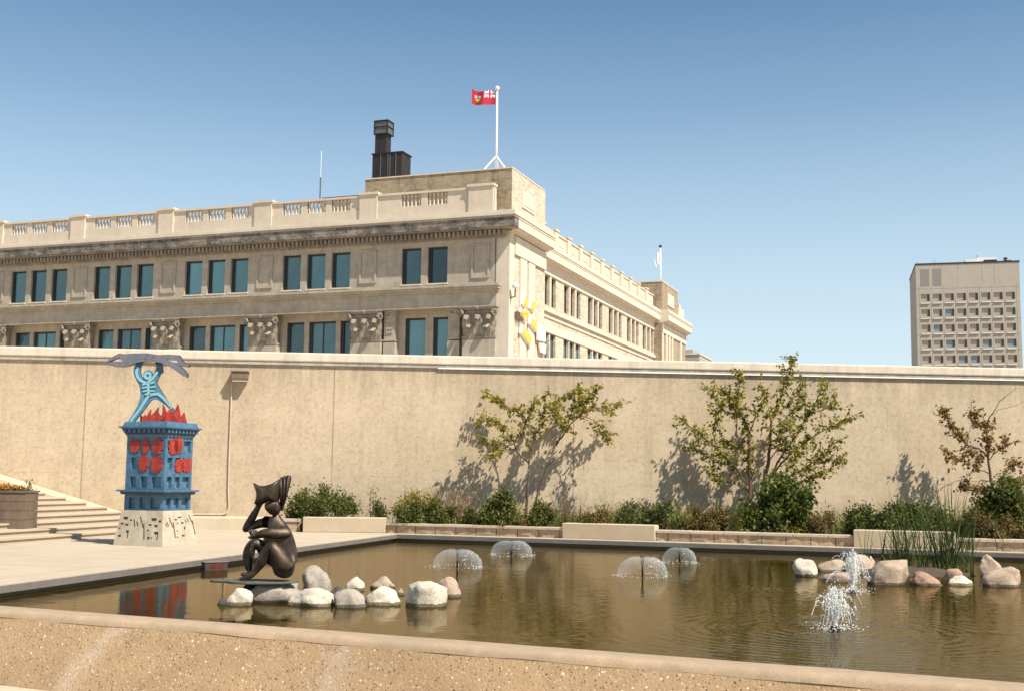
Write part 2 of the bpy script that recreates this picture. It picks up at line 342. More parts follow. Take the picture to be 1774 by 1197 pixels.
M['leaf_tan'] = m_leaf('dry_stems', [(0, (.17, .11, .06)), (.5, (.30, .21, .12)), (1, (.42, .32, .19))])
M['leaf_rust'] = m_leaf('rusty_low_leaves', [(0, (.06, .07, .02)), (.4, (.14, .11, .03)), (.8, (.24, .15, .045)), (1, (.33, .2, .06))])
M['reed'] = m_leaf('reed_blades', [(0, (.03, .055, .012)), (.5, (.06, .10, .022)), (.9, (.12, .15, .035)), (1, (.25, .2, .08))])

JETS = [atz(1447, 1090, .38), atz(1478, 1025, .38)]
DOMES = [(792, 983, 84, 33, 2), (886, 962, 72, 27, 1), (1113, 998, 86, 35, 3), (1177, 975, 58, 28, 0)]
DOMEP = [atz(a, b, .38) for a, b, *_ in DOMES]
def water_mat():
    s = NT('pond_water')
    n1 = s.noise(.5, 5, .7)
    col = s.ramp(n1, [(.3, (.016, .0105, .0015)), (.7, (.036, .024, .004))])
    v = s.coords((1, 1.35, 1), (0, 0, R(20)))
    h = s.math('ADD', s.math('MULTIPLY', s.noise(9, 3, .55, v), .22), s.math('MULTIPLY', s.noise(2.6, 2, .5, v), .5))
    amp = s.ramp(s.noise(.33, 2, .5), [(.35, g3(.3)), (.65, g3(1))])
    h = s.math('MULTIPLY', h, amp)
    sep = s.n('ShaderNodeSeparateXYZ'); s.l(s.tc.outputs['Object'], sep.inputs[0])
    for P, k, a, fall in [(JETS[0], 44, .20, .85), (JETS[1], 46, .15, .9)]+[(p, 60, .09, 1.6) for p in DOMEP]:
        dx = s.math('SUBTRACT', sep.outputs[0], P.x); dy = s.math('SUBTRACT', sep.outputs[1], P.y)
        d = s.math('SQRT', s.math('ADD', s.math('MULTIPLY', dx, dx), s.math('MULTIPLY', dy, dy)))
        dd = s.math('ADD', s.math('ADD', d, s.math('MULTIPLY', n1, .35)), s.math('MULTIPLY', s.noise(3.5, 3, .6), .09))
        w = s.math('MULTIPLY', s.math('SINE', s.math('MULTIPLY', dd, k)), s.math('EXPONENT', s.math('MULTIPLY', d, -fall)))
        h = s.math('ADD', h, s.math('MULTIPLY', w, a))
    bp = s.n('ShaderNodeBump'); bp.inputs['Strength'].default_value = 1; bp.inputs['Distance'].default_value = .0085; s.l(h, bp.inputs['Height'])
    df = s.n('ShaderNodeBsdfDiffuse'); s.l(col, df.inputs[0]); gl = s.n('ShaderNodeBsdfGlossy'); gl.inputs['Color'].default_value = (.82, .73, .58, 1); gl.inputs['Roughness'].default_value = .03
    fr_ = s.n('ShaderNodeFresnel'); fr_.inputs['IOR'].default_value = 1.33
    for q in (df, gl, fr_): s.l(bp.outputs[0], q.inputs['Normal'])
    mx = s.n('ShaderNodeMixShader'); s.l(s.math('MULTIPLY', fr_.outputs[0], .85), mx.inputs[0]); s.l(df.outputs[0], mx.inputs[1]); s.l(gl.outputs[0], mx.inputs[2]); s.l(mx.outputs[0], s.out.inputs[0])
    return s.m
M['water'] = water_mat()
def film_mat(name, lo, hi, col=(.85, .9, .92)):
    s = NT(name)
    s.color(col); s.rough(.08)
    tr = s.n('ShaderNodeBsdfTransparent'); lw = s.n('ShaderNodeLayerWeight'); lw.inputs[0].default_value = .35
    n = s.noise(24, 4, .75)
    f = s.math('ADD', s.math('MULTIPLY', lw.outputs['Facing'], hi), s.math('MULTIPLY', s.ramp(n, [(.5, g3(0)), (.72, g3(1))]), lo), clamp=True)
    mx = s.n('ShaderNodeMixShader'); s.l(f, mx.inputs[0]); s.l(tr.outputs[0], mx.inputs[1]); s.l(s.b.outputs[0], mx.inputs[2]); s.l(mx.outputs[0], s.out.inputs[0])
    s.bump(n, .2, .01)
    return s.m
M['film'] = film_mat('water_film', .07, .30)
def drop_mat():
    s = NT('spray_droplets'); s.color((.93, .93, .9)); s.rough(.25); s.b.inputs['Subsurface Weight'].default_value = .0
    tr = s.n('ShaderNodeBsdfTransparent'); mx = s.n('ShaderNodeMixShader'); mx.inputs[0].default_value = .62
    s.l(tr.outputs[0], mx.inputs[1]); s.l(s.b.outputs[0], mx.inputs[2]); s.l(mx.outputs[0], s.out.inputs[0]); return s.m
M['drop'] = drop_mat()

# ------------------------------------------------------------------ mesh helpers
class MB:
    def __init__(s): s.v = []; s.f = []; s.mi = []
    def add(s, vs, fs, mi=0):
        b = len(s.v); s.v += [tuple(v) for v in vs]; s.f += [tuple(i+b for i in f) for f in fs]; s.mi += [mi]*len(fs); return s
    def box(s, x0, x1, y0, y1, z0, z1, mi=0):
        s.add([(x0, y0, z0), (x1, y0, z0), (x1, y1, z0), (x0, y1, z0), (x0, y0, z1), (x1, y0, z1), (x1, y1, z1), (x0, y1, z1)],
              [(0, 3, 2, 1), (4, 5, 6, 7), (0, 1, 5, 4), (1, 2, 6, 5), (2, 3, 7, 6), (3, 0, 4, 7)], mi); return s
    def prism(s, poly, z0, z1, mi=0, taper=None):
        n = len(poly); top = taper or poly
        area = sum(poly[i][0]*poly[(i+1) % n][1]-poly[(i+1) % n][0]*poly[i][1] for i in range(n))
        if area < 0: poly = poly[::-1]; top = top[::-1]
        vs = [(p[0], p[1], z0) for p in poly]+[(p[0], p[1], z1) for p in top]
        s.add(vs, [tuple(range(n-1, -1, -1)), tuple(range(n, 2*n))]+[(i, (i+1) % n, n+(i+1) % n, n+i) for i in range(n)], mi); return s
    def slab(s, pts, off, mi=0):
        """planar 3-D polygon pts extruded by vector off"""
        n = len(pts); vs = [Vector(p) for p in pts]+[Vector(p)+Vector(off) for p in pts]
        s.add(vs, [tuple(range(n)), tuple(range(2*n-1, n-1, -1))]+[(i, n+i, n+(i+1) % n, (i+1) % n) for i in range(n)], mi); return s
    def tube(s, pts, rs, seg=8, mi=0, caps=True):
        pts = [Vector(p) for p in pts]
        if isinstance(rs, (int, float)): rs = [rs]*len(pts)
        b = len(s.v); vs = []; fs = []
        prev = None
        for i, p in enumerate(pts):
            t = (pts[min(i+1, len(pts)-1)]-pts[max(i-1, 0)]).normalized()
            if prev is None:
                a = t.cross(Vector((0, 0, 1)) if abs(t.z) < .9 else Vector((1, 0, 0))).normalized()
            else: a = (prev-t*prev.dot(t)).normalized()
            prev = a; c = t.cross(a)
            for k in range(seg):
                th = 2*math.pi*k/seg; vs.append(p+(a*math.cos(th)+c*math.sin(th))*rs[i])
        for i in range(len(pts)-1):
            for k in range(seg):
                fs.append((i*seg+k, i*seg+(k+1) % seg, (i+1)*seg+(k+1) % seg, (i+1)*seg+k))
        if caps: fs.append(tuple(range(seg-1, -1, -1))); fs.append(tuple(range((len(pts)-1)*seg, len(pts)*seg)))
        s.add(vs, fs, mi); return s
    def lathe(s, prof, c=(0, 0, 0), seg=10, mi=0):
        vs = []; fs = []
        for r_, z in prof:
            for k in range(seg): th = 2*math.pi*k/seg; vs.append((c[0]+r_*math.cos(th), c[1]+r_*math.sin(th), c[2]+z))
        for i in range(len(prof)-1):
            for k in range(seg): fs.append((i*seg+k, i*seg+(k+1) % seg, (i+1)*seg+(k+1) % seg, (i+1)*seg+k))
        fs.append(tuple(range(seg-1, -1, -1))); fs.append(tuple(range((len(prof)-1)*seg, len(prof)*seg)))
        s.add(vs, fs, mi); return s
    def facade(s, x0, x1, z0, z1, ops, depth, P=lambda a, z, d: (a, d, z), mi=0):
        """wall face with recessed openings; P maps (along, height, depth)"""
        xs = sorted(set([x0, x1]+[v for o in ops for v in o[:2]])); zs = sorted(set([z0, z1]+[v for o in ops for v in o[2:]]))
        xs = [x for x in xs if x0 <= x <= x1]; zs = [z for z in zs if z0 <= z <= z1]
        for i in range(len(xs)-1):
            j = 0
            while j < len(zs)-1:
                cx = (xs[i]+xs[i+1])/2; cz = (zs[j]+zs[j+1])/2
                if not any(o[0] < cx < o[1] and o[2] < cz < o[3] for o in ops):
                    s.add([P(xs[i], zs[j], 0), P(xs[i+1], zs[j], 0), P(xs[i+1], zs[j+1], 0), P(xs[i], zs[j+1], 0)], [(0, 1, 2, 3)], mi)
                j += 1
        for a, b, c, d in ops:
            q = [(a, c), (b, c), (b, d), (a, d)]
            for k in range(4):
                (xa, za), (xb, zb) = q[k], q[(k+1) % 4]
                s.add([P(xa, za, 0), P(xa, za, depth), P(xb, zb, depth), P(xb, zb, 0)], [(0, 1, 2, 3)], mi)
        return s
    def build(s, name, mats, parent=None, loc=(0, 0, 0), off=None, smooth=False):
        """vertices are given in the frame of the parent (or the world); off is subtracted from them"""
        off = Vector(off) if off is not None else Vector((0, 0, 0))
        me = bpy.data.meshes.new(name)
        me.from_pydata([tuple(Vector(v)-off) for v in s.v], [], s.f)
        if not isinstance(mats, (list, tuple)): mats = [mats]
        for m in mats: me.materials.append(M[m] if isinstance(m, str) else m)
        if len(mats) > 1: me.polygons.foreach_set('material_index', s.mi)
        if smooth: me.polygons.foreach_set('use_smooth', [True]*len(me.polygons))
        me.update()
        o = bpy.data.objects.new(name, me); scene.collection.objects.link(o); o.location = loc
        if parent is not None: o.parent = parent
        return o
def tag(o, label=None, cat=None, group=None, kind=None):
    if label: o['label'] = label
    if cat: o['category'] = cat
    if group: o['group'] = group
    if kind: o['kind'] = kind
    return o
def empty(name, loc, rz=0, label=None, cat=None, group=None):
    o = bpy.data.objects.new(name, None); scene.collection.objects.link(o); o.location = loc; o.rotation_euler = (0, 0, rz); o.empty_display_size = .3
    return tag(o, label, cat, group)
def dup(o, parent=None, loc=None):
    c = o.copy(); scene.collection.objects.link(c)
    if parent is not None: c.parent = parent
    if loc is not None: c.location = loc
    for ch in o.children: dup(ch, c)
    return c
def bevel(o, w, seg=2):
    b = o.modifiers.new('Bevel', 'BEVEL'); b.width = w; b.segments = seg; b.limit_method = 'ANGLE'; b.angle_limit = R(40); return o
def subsurf(o, n=2):
    b = o.modifiers.new('Subdivision', 'SUBSURF'); b.levels = n; b.render_levels = n; return o
WZ = .38   # water level
DZ = .5    # deck level
ANG = R(20.1)
EX = Vector((math.cos(ANG), -math.sin(ANG), 0)); EY = Vector((math.sin(ANG), math.cos(ANG), 0))

# ------------------------------------------------------------------ ground, deck, pool
tag(MB().add([(-1500, -1500, -.02), (1500, -1500, -.02), (1500, 3000, -.02), (-1500, 3000, -.02)], [(0, 1, 2, 3)]).build('ground', 'plaza'), kind='structure')
P0 = Vector((-2.22, 23.86, 0)); E1 = Vector((10.69, -3.84, 0)).normalized(); P1 = P0+E1*19.5
lft = (Vector((-4.967, 12.10, 0))-P0).normalized()
# intersection of left edge with parapet's inner line
def isect(a, da, b, db):
    t = ((b-a).x*db.y-(b-a).y*db.x)/(da.x*db.y-da.y*db.x); return a+da*t
P3 = isect(P0, lft, PA, PD); P2 = PA+PD*19.5
# wall line
W0 = Vector((-22, 25.25-.085*11.8, 0)); W1 = Vector((24, 25.25+.085*34.2, 0))
def wally(x): return 25.25+.085*(x+10.2)
WDIR = (W1-W0).normalized(); WN = Vector((WDIR.y, -WDIR.x, 0))
poolw = MB()
def strip(mb, a, b, n, w0, w1, z0, z1, mi=0):
    q = [a+n*w0, b+n*w0, b+n*w1, a+n*w1]; mb.prism([(p.x, p.y) for p in q], z0, z1, mi)
NL = Vector((-lft.y, lft.x, 0));  NL = NL if NL.x < 0 else -NL      # left edge: away from water
NF = Vector((-E1.y, E1.x, 0)); NF = NF if NF.y > 0 else -NF
dk = MB()
lq = [P3+NL*.30-lft*0, P0+NL*.30+NF*.30, Vector((P0.x, wally(P0.x)+.2, 0)), Vector((-22, wally(-22)+.2, 0)), P3-PD*17]
c0 = P0+NF*.30+NL*.30; P3o = isect(P0+NL*.30, lft, PA, PD)
leftpoly = [P3o, c0, Vector((c0.x, wally(c0.x)+.1, 0)), Vector((-24, wally(-24)+.1, 0)), PA-PD*21]
dk.prism([(p.x, p.y) for p in leftpoly], -.01, DZ)
P1o = P1+NF*.30
dk.prism([(c0.x, c0.y), (P1o.x, P1o.y), (P1o.x+2, wally(P1o.x+2)+.1), (c0.x, wally(c0.x)+.1)], -.01, DZ)
tag(dk.build('deck', 'deck'), kind='structure')
# pool kerb: lighter coping top, dark lip face (two materials)
kb = MB()
def kerb_poly(off0, off1):
    a = isect(P0+NL*off0, lft, PA, PD); b = isect(P0+NL*off0, lft, P0+NF*off0, E1); c = P1+NF*off0
    d = P1+NF*off1; e = isect(P0+NL*off1, lft, P0+NF*off1, E1); f = isect(P0+NL*off1, lft, PA, PD)
    return a, b, c, d, e, f
a, b, c, d, e, f = kerb_poly(0, .30)
tag(MB().prism([(p.x, p.y) for p in (a, b, e, f)], .44, DZ+.006).prism([(p.x, p.y) for p in (b, c, d, e)], .44, DZ+.006).build('pool_coping', 'deck'), kind='structure')
a, b, c, d, e, f = kerb_poly(-.012, -.0005)
tag(MB().prism([(p.x, p.y) for p in (a, b, e, f)], .425, DZ-.004).prism([(p.x, p.y) for p in (b, c, d, e)], .425, DZ-.004).build('pool_edge_band', 'edge'), kind='structure')
a, b, c, d, e, f = kerb_poly(.05, .295)
tag(MB().prism([(p.x, p.y) for p in (a, b, e, f)], -.01, .44).prism([(p.x, p.y) for p in (b, c, d, e)], -.01, .44).build('pool_wall', 'poolwall'), kind='structure')
wp = [P3+NL*.06-PD*.0+PN*.05, P0+NL*.06+NF*.06, P1+NF*.06, P2+PN*.05]
wp[0] = isect(P0+NL*.06, lft, PA+PN*.05, PD)
tag(MB().add([(p.x, p.y, WZ) for p in wp], [(3, 2, 1, 0)]).build('water', 'water'), kind='structure')
w = bpy.data.objects['water']
if w.data.polygons[0].normal.z < 0: w.data.flip_normals()
# parapet in front of the pool
par = empty('low_parapet', PA, 0, 'low pebbled parapet with a smooth cap along the near side of the pond', 'parapet wall')
A0 = PA-PD*22; A1 = PA+PD*20
def pp(a0, a1, n0, n1): q = [PA+PD*a0+PN*n0, PA+PD*a1+PN*n0, PA+PD*a1+PN*n1, PA+PD*a0+PN*n1]; return [(v.x, v.y) for v in q]
body = MB(); a0p = (P3-PA).dot(PD)-.35
body.prism(pp(a0p, 20, .06, .55), -.02, .452, taper=pp(a0p, 20, .06, .278)); body.build('wall_face', 'aggregate', par, off=PA)
cap = MB()
na = 170
rows = []
prof = [(0, .42), (0, .492), (.012, .5), (.225, .5), (.245, .497), (.262, .488), (.276, .468), (.283, .447)]
for i in range(na+1):
    a = a0p-.01+(20-a0p)*i/na; row = []
    for k, (n_, z_) in enumerate(prof):
        jit = .012*noise.noise(Vector((a*1.7, k*.1, 3))) if k >= 3 else 0
        jz = (.010*noise.noise(Vector((a*2.3, 7, k*.2))) if k >= 6 else .002*noise.noise(Vector((a*2, 7, 0))))
        q = PA+PD*a+PN*(n_+jit); row.append((q.x, q.y, z_+jz))
    rows.append(row)
vs = [v for r_ in rows for v in r_]; npf = len(prof)
fs = [(i*npf+k, i*npf+k+1, (i+1)*npf+k+1, (i+1)*npf+k) for i in range(na) for k in range(npf-1)]
cap.add(vs, fs).build('cap', 'parapet_cap', par, off=PA, smooth=True)

# ------------------------------------------------------------------ long concrete wall
TOPZ = 4.245
wall = empty('concrete_wall', (W0.x, W0.y, 0), math.atan2(WDIR.y, WDIR.x), 'long tall buff concrete wall with pale coping running behind the pond and planters', 'concrete wall')
WL = (W1-W0).length
def wx(X): return (X-W0.x)/WDIR.x      # world X on the wall -> local x
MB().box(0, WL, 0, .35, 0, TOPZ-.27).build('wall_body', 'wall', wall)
cp = MB(); cp.box(0, WL, -.07, .5, TOPZ-.20, TOPZ)
bevel(cp.build('coping', 'coping', wall), .03)
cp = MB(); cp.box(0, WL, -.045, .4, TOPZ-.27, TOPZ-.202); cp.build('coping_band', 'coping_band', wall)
MB().box(wx(-1.6), WL, -.055, -.046, TOPZ-.285, TOPZ-.262).build('drip_flashing', 'white_paint', wall)
# sloped plinth / stair cheek at its foot
xf = wx(-7.9)
pl = MB(); n_ = 8
pts = [(xf-12, .45), (xf-12, .75+12*.30), (xf, .75), (wx(-4.35), .75), (wx(-4.35), .45)]
MBp = MB().slab([(x, -.95, z) for x, z in pts][::-1], (0, .95-.003, 0)); bevel(MBp.build('plinth', 'plinth', wall), .012)
# wall lamp with conduit
pl_ = aty(417, 652, 24.3); lx = wx(pl_.x)
def wl(px, py):   # pixel -> wall local coords
    d = ray(px, py); o = Vector((W0.x, W0.y, 0)); t = ((o-CAM).dot(WN))/(d.dot(WN)); P = CAM+d*t
    return ((P-o).dot(WDIR), P.z)
lamp_x, lamp_z = wl(417, 653)
lampo = wall.matrix_basis @ Vector((lamp_x, 0, lamp_z))
lamp = empty('wall_lamp', (W0+WDIR*lamp_x)+Vector((0, 0, lamp_z)), wall.rotation_euler.z, 'small brown box lamp mounted high on the concrete wall above a conduit', 'wall lamp')
bevel(MB().box(-.17, .17, -.24, -.002, -.06, .09).build('housing', 'fixture', lamp), .015)
MB().box(-.185, .185, -.26, -.003, .091, .12).build('hood', 'fixture', lamp)
MB().box(-.15, .15, -.215, -.01, -.11, -.061).build('diffuser', 'lens', lamp)
cpts = [wl(402, 662), wl(400, 720), wl(397, 800), wl(396, 850), wl(397, 878), wl(393, 888), wl(384, 890.5), wl(300, 890)]
tag(MB().tube([(W0+WDIR*x-WDIR.cross(Vector((0,0,1)))*-.03+Vector((0, 0, z))) for x, z in cpts], .016, 8).build('conduit', 'pipe'),
    'thin pale conduit dropping down the wall from the lamp and bending left at the foot', 'conduit pipe')

# ------------------------------------------------------------------ stairs at left
SD = Vector((.225, .974, 0)).normalized(); SN = Vector((-SD.y, SD.x, 0))
SB = Vector((-7.4, 20.5, 0))
stairs = empty('stone_stairs', SB+Vector((0, 0, DZ)), 0, 'wide pale concrete steps climbing left beside the concrete wall', 'stairs')
for i in range(16):
    z0 = DZ+.09*i; z1 = DZ+.09*(i+1); a = SB+SN*(.40*i); b2 = SB+SN*(.40*(i+1) if i < 15 else 12)
    def end(p, back):
        t = (wally(p.x)-.96-p.y)/(SD.y-.085*SD.x) if back else (14-p.y)/SD.y
        return p+SD*t
    q = [end(a, 0), end(b2, 0), end(b2, 1), end(a, 1)]
    sb = MB().prism([(p.x, p.y) for p in q], DZ-.05 if i else DZ+.0005, z1-.03)
    a_ = a-SN*.025
    q = [end(a_, 0), end(b2-SN*.026, 0), end(b2-SN*.026, 1), end(a_, 1)]
    sb.prism([(p.x, p.y) for p in q], z1-.0295, z1)
    sb.build('step', 'step', stairs, off=stairs.location)

# ------------------------------------------------------------------ raised beds behind the pool
BF = P0+NF*.42   # front line of beds, running along E1
def bed_s(px, py=925):
    d = ray(px, py); dh = Vector((d.x, d.y, 0)); Q = isect(BF, E1, Vector((0, 0, 0)), dh); return (Q-BF).dot(E1)
BROT = math.atan2(E1.y, E1.x)
def bedpt(s_, back, z=0): q = BF+E1*s_+NF*back; return Vector((q.x, q.y, z))
segs = [('c', 524, 668, .80, 'short smooth concrete planter block at the left corner of the pond'),
        ('b', 669, 975, .70, 'stone block planter edge with pale capstones under the left small tree'),
        ('c', 976, 1136, .79, 'smooth concrete planter block between two stone block edges'),
        ('b', 1137, 1478, .70, 'stone block planter edge with pale capstones under the largest tree'),
        ('c', 1479, 1655, .80, 'smooth concrete planter block behind the cattails'),
        ('b', 1656, 2000, .70, 'stone block planter edge at the far right under the bare branched tree')]
for k, a, b, top, lab in segs:
    s0 = bed_s(a); s1 = bed_s(b)
    L_ = s1-s0; loc = bedpt(s0, 0, DZ); rot_ = BROT
    if a == 524:
        g0 = aty(525, 915, 24.32); g1 = bedpt(s1, 0, DZ); loc = Vector((g0.x, 24.32, DZ)); L_ = math.hypot(g1.x-g0.x, g1.y-24.32); rot_ = math.atan2(g1.y-24.32, g1.x-g0.x)
    if k == 'c':
        o = empty('concrete_planter', loc, rot_, lab, 'planter', 'smooth concrete planter blocks behind the pond')
        m_ = MB().slab([(0, -.06, 0), (L_, -.06, 0), (L_, -.10, top-DZ), (0, -.10, top-DZ)], (0, .36, 0))
        bevel(m_.build('front_wall', 'plinth', o), .012)
    else:
        o = empty('stone_planter', loc, BROT, lab, 'planter', 'stone block planters behind the pond')
        rows_ = MB()
        ns = max(2, int(L_/.1)); vs = []
        for i in range(ns+1):
            for j in range(4):
                x = L_*i/ns; z = (top-DZ-.05)*j/3; fr = abs(((x+.215) % .43)-.215)
                y = -.004+.018*noise.noise(Vector((x*7, z*9, a)))+(.02 if fr > .195 else 0)
                vs.append((x, y, z))
        rows_.add(vs, [(i*4+j, (i+1)*4+j, (i+1)*4+j+1, i*4+j+1) for i in range(ns) for j in range(3)])
        rows_.box(0, L_, .03, .26, 0, top-DZ-.052)
        rows_.build('block_course', 'block', o)
        cs = MB(); x = 0
        while x < L_-.05:
            w_ = min(.62, L_-x); cs.box(x+.004, x+w_-.004, -.035+.008*rnd.random(), .28, top-DZ-.05, top-DZ+.004*rnd.random()); x += w_
        bevel(cs.build('capstone', 'block_cap', o), .008)
# soil sheet behind the bed fronts up to the wall
sA = bedpt(.35, .2); sB_ = bedpt(21, .2)
so_ = MB(); nx = 120; ny = 10; vs = []; so_.add([(-4.35, 24.7, .66), (-1.6, 24.7, .66), (-1.6, wally(-1.6)-.003, .66), (-4.35, wally(-4.35)-.003, .66)], [(0, 1, 2, 3)])
for i in range(nx+1):
    f = sA.lerp(sB_, i/nx); wyy = wally(f.x)-.01
    for j in range(ny+1):
        q = f.lerp(Vector((f.x+.3*j/ny, max(wyy, f.y+.05), 0)), j/ny)
        vs.append((q.x, q.y, .63+.05*noise.noise(Vector((q.x*1.3, q.y*1.3, 0)))))
so_.add(vs, [(i*(ny+1)+j, (i+1)*(ny+1)+j, (i+1)*(ny+1)+j+1, i*(ny+1)+j+1) for i in range(nx) for j in range(ny)])
tag(so_.build('soil', 'soil', smooth=True), kind='structure')
# return edge at the bed's left end: short stone block stub
e_ = Vector((aty(497, 915, 24.4).x, 24.4, DZ))
o = empty('stone_planter', e_, 0, 'very short stone block edge just left of the corner concrete planter', 'planter', 'stone block planters behind the pond')
MB().box(-.10, .26, 0, .25, 0, .20).build('block_course', 'block', o); MB().box(-.12, .265, -.03, .26, .201, .26).build('capstone', 'block_cap', o)

# skimmer box at pool's left edge
sk = atz(366, 972, DZ)
skr = empty('skimmer_box', Vector((sk.x, sk.y, WZ+.01)), R(38), 'small dark box with a reddish face at the pond edge left of the bronze figure', 'skimmer box')
bevel(MB().box(-.16, .16, -.12, .0, -.05, .10).build('box', 'skim', skr), .008)
MB().box(-.09, .11, -.126, -.121, .03, .075).build('red_face', 'skimred', skr)
MB().box(-.17, .17, -.13, .01, .1005, .11).build('lid', 'edge', skr)
sk = atz(368, 986, WZ); skr.location = (sk.x, sk.y, WZ)

# ------------------------------------------------------------------ the large building
BX, BY = -.295, 75.0
bld = empty('office_building', (BX, BY, 0), -ANG, 'large limestone building with balustrade, teal windows and carved capitals rising behind the wall', 'building')
XL = -57.0
def Pf(y0): return lambda a, z, d: (a, y0+d, z)
def Pe(x0): return lambda a, z, d: (x0-d, a, z)
centers = [-5.84, -13.8, -21.65, -29.45, -37.0, -44.8, -52.6]
pilx = [-1.95, -9.95, -17.8, -25.65, -33.3, -40.9, -48.7]
up = []; low = []
for i, c in enumerate(centers):
    if i == 0: up += [(c-1.62, c-.22), (c+.24, c+1.64)]; low += [(c-1.55, c-.1, 0), (c+.45, c+1.85, 0)]
    else:
        up += [(c-2.57, c-1.17), (c-.71, c+.70), (c+1.16, c+2.56)]
        low += [(c-2.45, c-1.1, 0), (c-.75, c+1.3, 1), (c+1.65, c+2.8, 0)]
MB().facade(XL, -.9, 13.4, 17.3, [(a, b, 14.1, 16.5) for a, b in up], .34, Pf(0)).build('upper_wall', 'stone', bld)
MB().facade(XL, -.3, 0, 12.5, [(a, b, 8.2, 11.98) for a, b, _ in low], .3, Pf(.62)).build('lower_wall', 'stone', bld)
def window(name, parent, w, h, loc, rz, pane='glass', mull=False, fr=.07, frm='frame_dark', lk=3.0):
    """frame and pane in the local xz plane, facing -y, origin at lower left"""
    f = MB(); lf_ = fr*lk; tf_ = fr*1.7  # left and top bars widened in near-black to stand for the shaded reveals
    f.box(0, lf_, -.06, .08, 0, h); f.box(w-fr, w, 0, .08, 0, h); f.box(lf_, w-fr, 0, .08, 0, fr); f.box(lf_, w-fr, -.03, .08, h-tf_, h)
    if mull: f.box(w/2-.035, w/2+.035, 0, .08, fr, h-fr)
    o = f.build(name, frm, parent); o.location = loc; o.rotation_euler.z = rz
    MB().box(fr-.02, w-fr+.02, .04, .06, fr-.02, h-fr+.02).build('pane', pane, o)
    return o
proto = {}
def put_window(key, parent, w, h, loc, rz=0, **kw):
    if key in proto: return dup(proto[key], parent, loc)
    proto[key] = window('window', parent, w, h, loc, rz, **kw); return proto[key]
for i, (a, b) in enumerate(up):
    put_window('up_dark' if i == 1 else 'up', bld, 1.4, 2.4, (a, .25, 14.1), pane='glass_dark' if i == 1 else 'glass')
for a, b, m_ in low:
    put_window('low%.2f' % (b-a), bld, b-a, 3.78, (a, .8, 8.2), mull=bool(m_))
# window surrounds and panels on the upper wall
tr = MB()
for x in pilx[:7]:
    c = x+.05
    if x == pilx[0]:
        for (a, b, z0, z1) in [(-.62, .62, 16.42, 16.5), (-.62, .62, 14.3, 14.44), (-.62, -.5, 14.44, 16.42), (.5, .62, 14.44, 16.42)]:
            tr.box(a, b, -.07, -.002, z0, z1)
        pn0 = tr.build('wall_panel', 'stone', bld, loc=(c, 0, 0))
    else: dup(pn0, bld, (c, 0, 0))
for i, (a, b) in enumerate(up):
    if i == 0: sl0 = MB().box(-.06, 1.46, -.09, .0, 14.0, 14.097).build('window_sill', 'stone_light', bld, loc=(a, 0, 0))
    else: dup(sl0, bld, (a, 0, 0))
# ledge, frieze and architrave
fz = MB().box(XL, -.72, -.14, .62, 12.52, 13.40); fz.box(XL, -.68, -.2, .62, 12.46, 12.519); fz.build('frieze', 'stone', bld)
lg = MB().box(XL, -.62, -.30, 0, 13.401, 13.55); lg.box(XL, -.5, -.46, 0, 13.551, 13.72); lg.box(XL, -.44, -.52, 0, 13.721, 13.84); lg.box(XL, -.62, -.3, 0, 13.841, 13.9)
lg.build('ledge', 'stone', bld)
# corner strip
MB().box(-.9, .03, .12, 1.0, 0, 17.2).build('corner_strip', 'stone_light', bld)
# cornice in courses
def course(name, mat, o, z0, z1, extra=None):
    MB().box(XL, o*.85, -o, -.05, z0, z1).build(name, mat, bld)
    m = MB().box(-14, o*.85, -.049, 7.35, z0, z1); m.box(-14, -.8+o*.8, 7.351, 43.0, z0-.35, z1-.35); m.box(-14, o*.85, 43.001, 54.2, z0-.35, z1-.35)
    return m.build('east_'+name, 'stone_light', bld)
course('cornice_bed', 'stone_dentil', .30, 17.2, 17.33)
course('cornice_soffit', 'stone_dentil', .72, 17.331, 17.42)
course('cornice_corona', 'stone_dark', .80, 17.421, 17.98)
course('cornice_band', 'stone', .84, 17.981, 18.12)
course('cornice_crown', 'stone_light', .90, 18.121, 18.30)
course('cornice_top', 'stone_light', .8, 18.301, 18.45)
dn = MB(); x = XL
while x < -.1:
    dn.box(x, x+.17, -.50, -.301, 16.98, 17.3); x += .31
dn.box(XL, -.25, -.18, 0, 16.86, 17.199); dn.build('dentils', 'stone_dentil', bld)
# roof slabs and hidden masses
MB().box(XL, -.3, .64, 7, 12.55, 17.15).build('inner_mass', 'stone', bld)
# balustrade
bal = empty('balustrade', (0, 0, 18.45), 0); bal.parent = bld; 
for k in ('label', 'category'):
    if k in bal: del bal[k]
bb = MB(); bb.box(XL, -.9, -.25, .12, 0, .78)
bb.box(XL, -.95, -.30, .17, 1.60, 1.74)
ops = []
for i, c in enumerate(centers):
    if i == 0: ops += [(c-1.62, c-.22), (c+.24, c+1.64)]
    else: ops += [(c-2.57, c-1.17), (c-.71, c+.70), (c+1.16, c+2.56)]
ops.sort(); px_ = XL
for a, b in ops+[(-.9, -.9)]:
    if a > px_: bb.box(px_, a, -.21, .08, .781, 1.599)
    px_ = b
bb.build('parapet_wall', 'parapet', bal)
for x in [(-34.05, -32.8), (-26.39, -25.17), (-18.53, -17.2), (-10.47, -9.19), (-2.66, -.98), (-41.6, -40.3), (-49.3, -48.0)]:
    MB().box(x[0], x[1], -.36, .2, -.001, 1.74).box(x[0]-.08, x[1]+.08, -.44, .26, 1.7401, 1.90).build('pier', 'parapet', bal)
b0 = None; nb = 0
prof = [(.10, 0), (.10, .06), (.06, .10), (.115, .3), (.10, .42), (.055, .58), (.075, .66), (.10, .72), (.10, .818)]
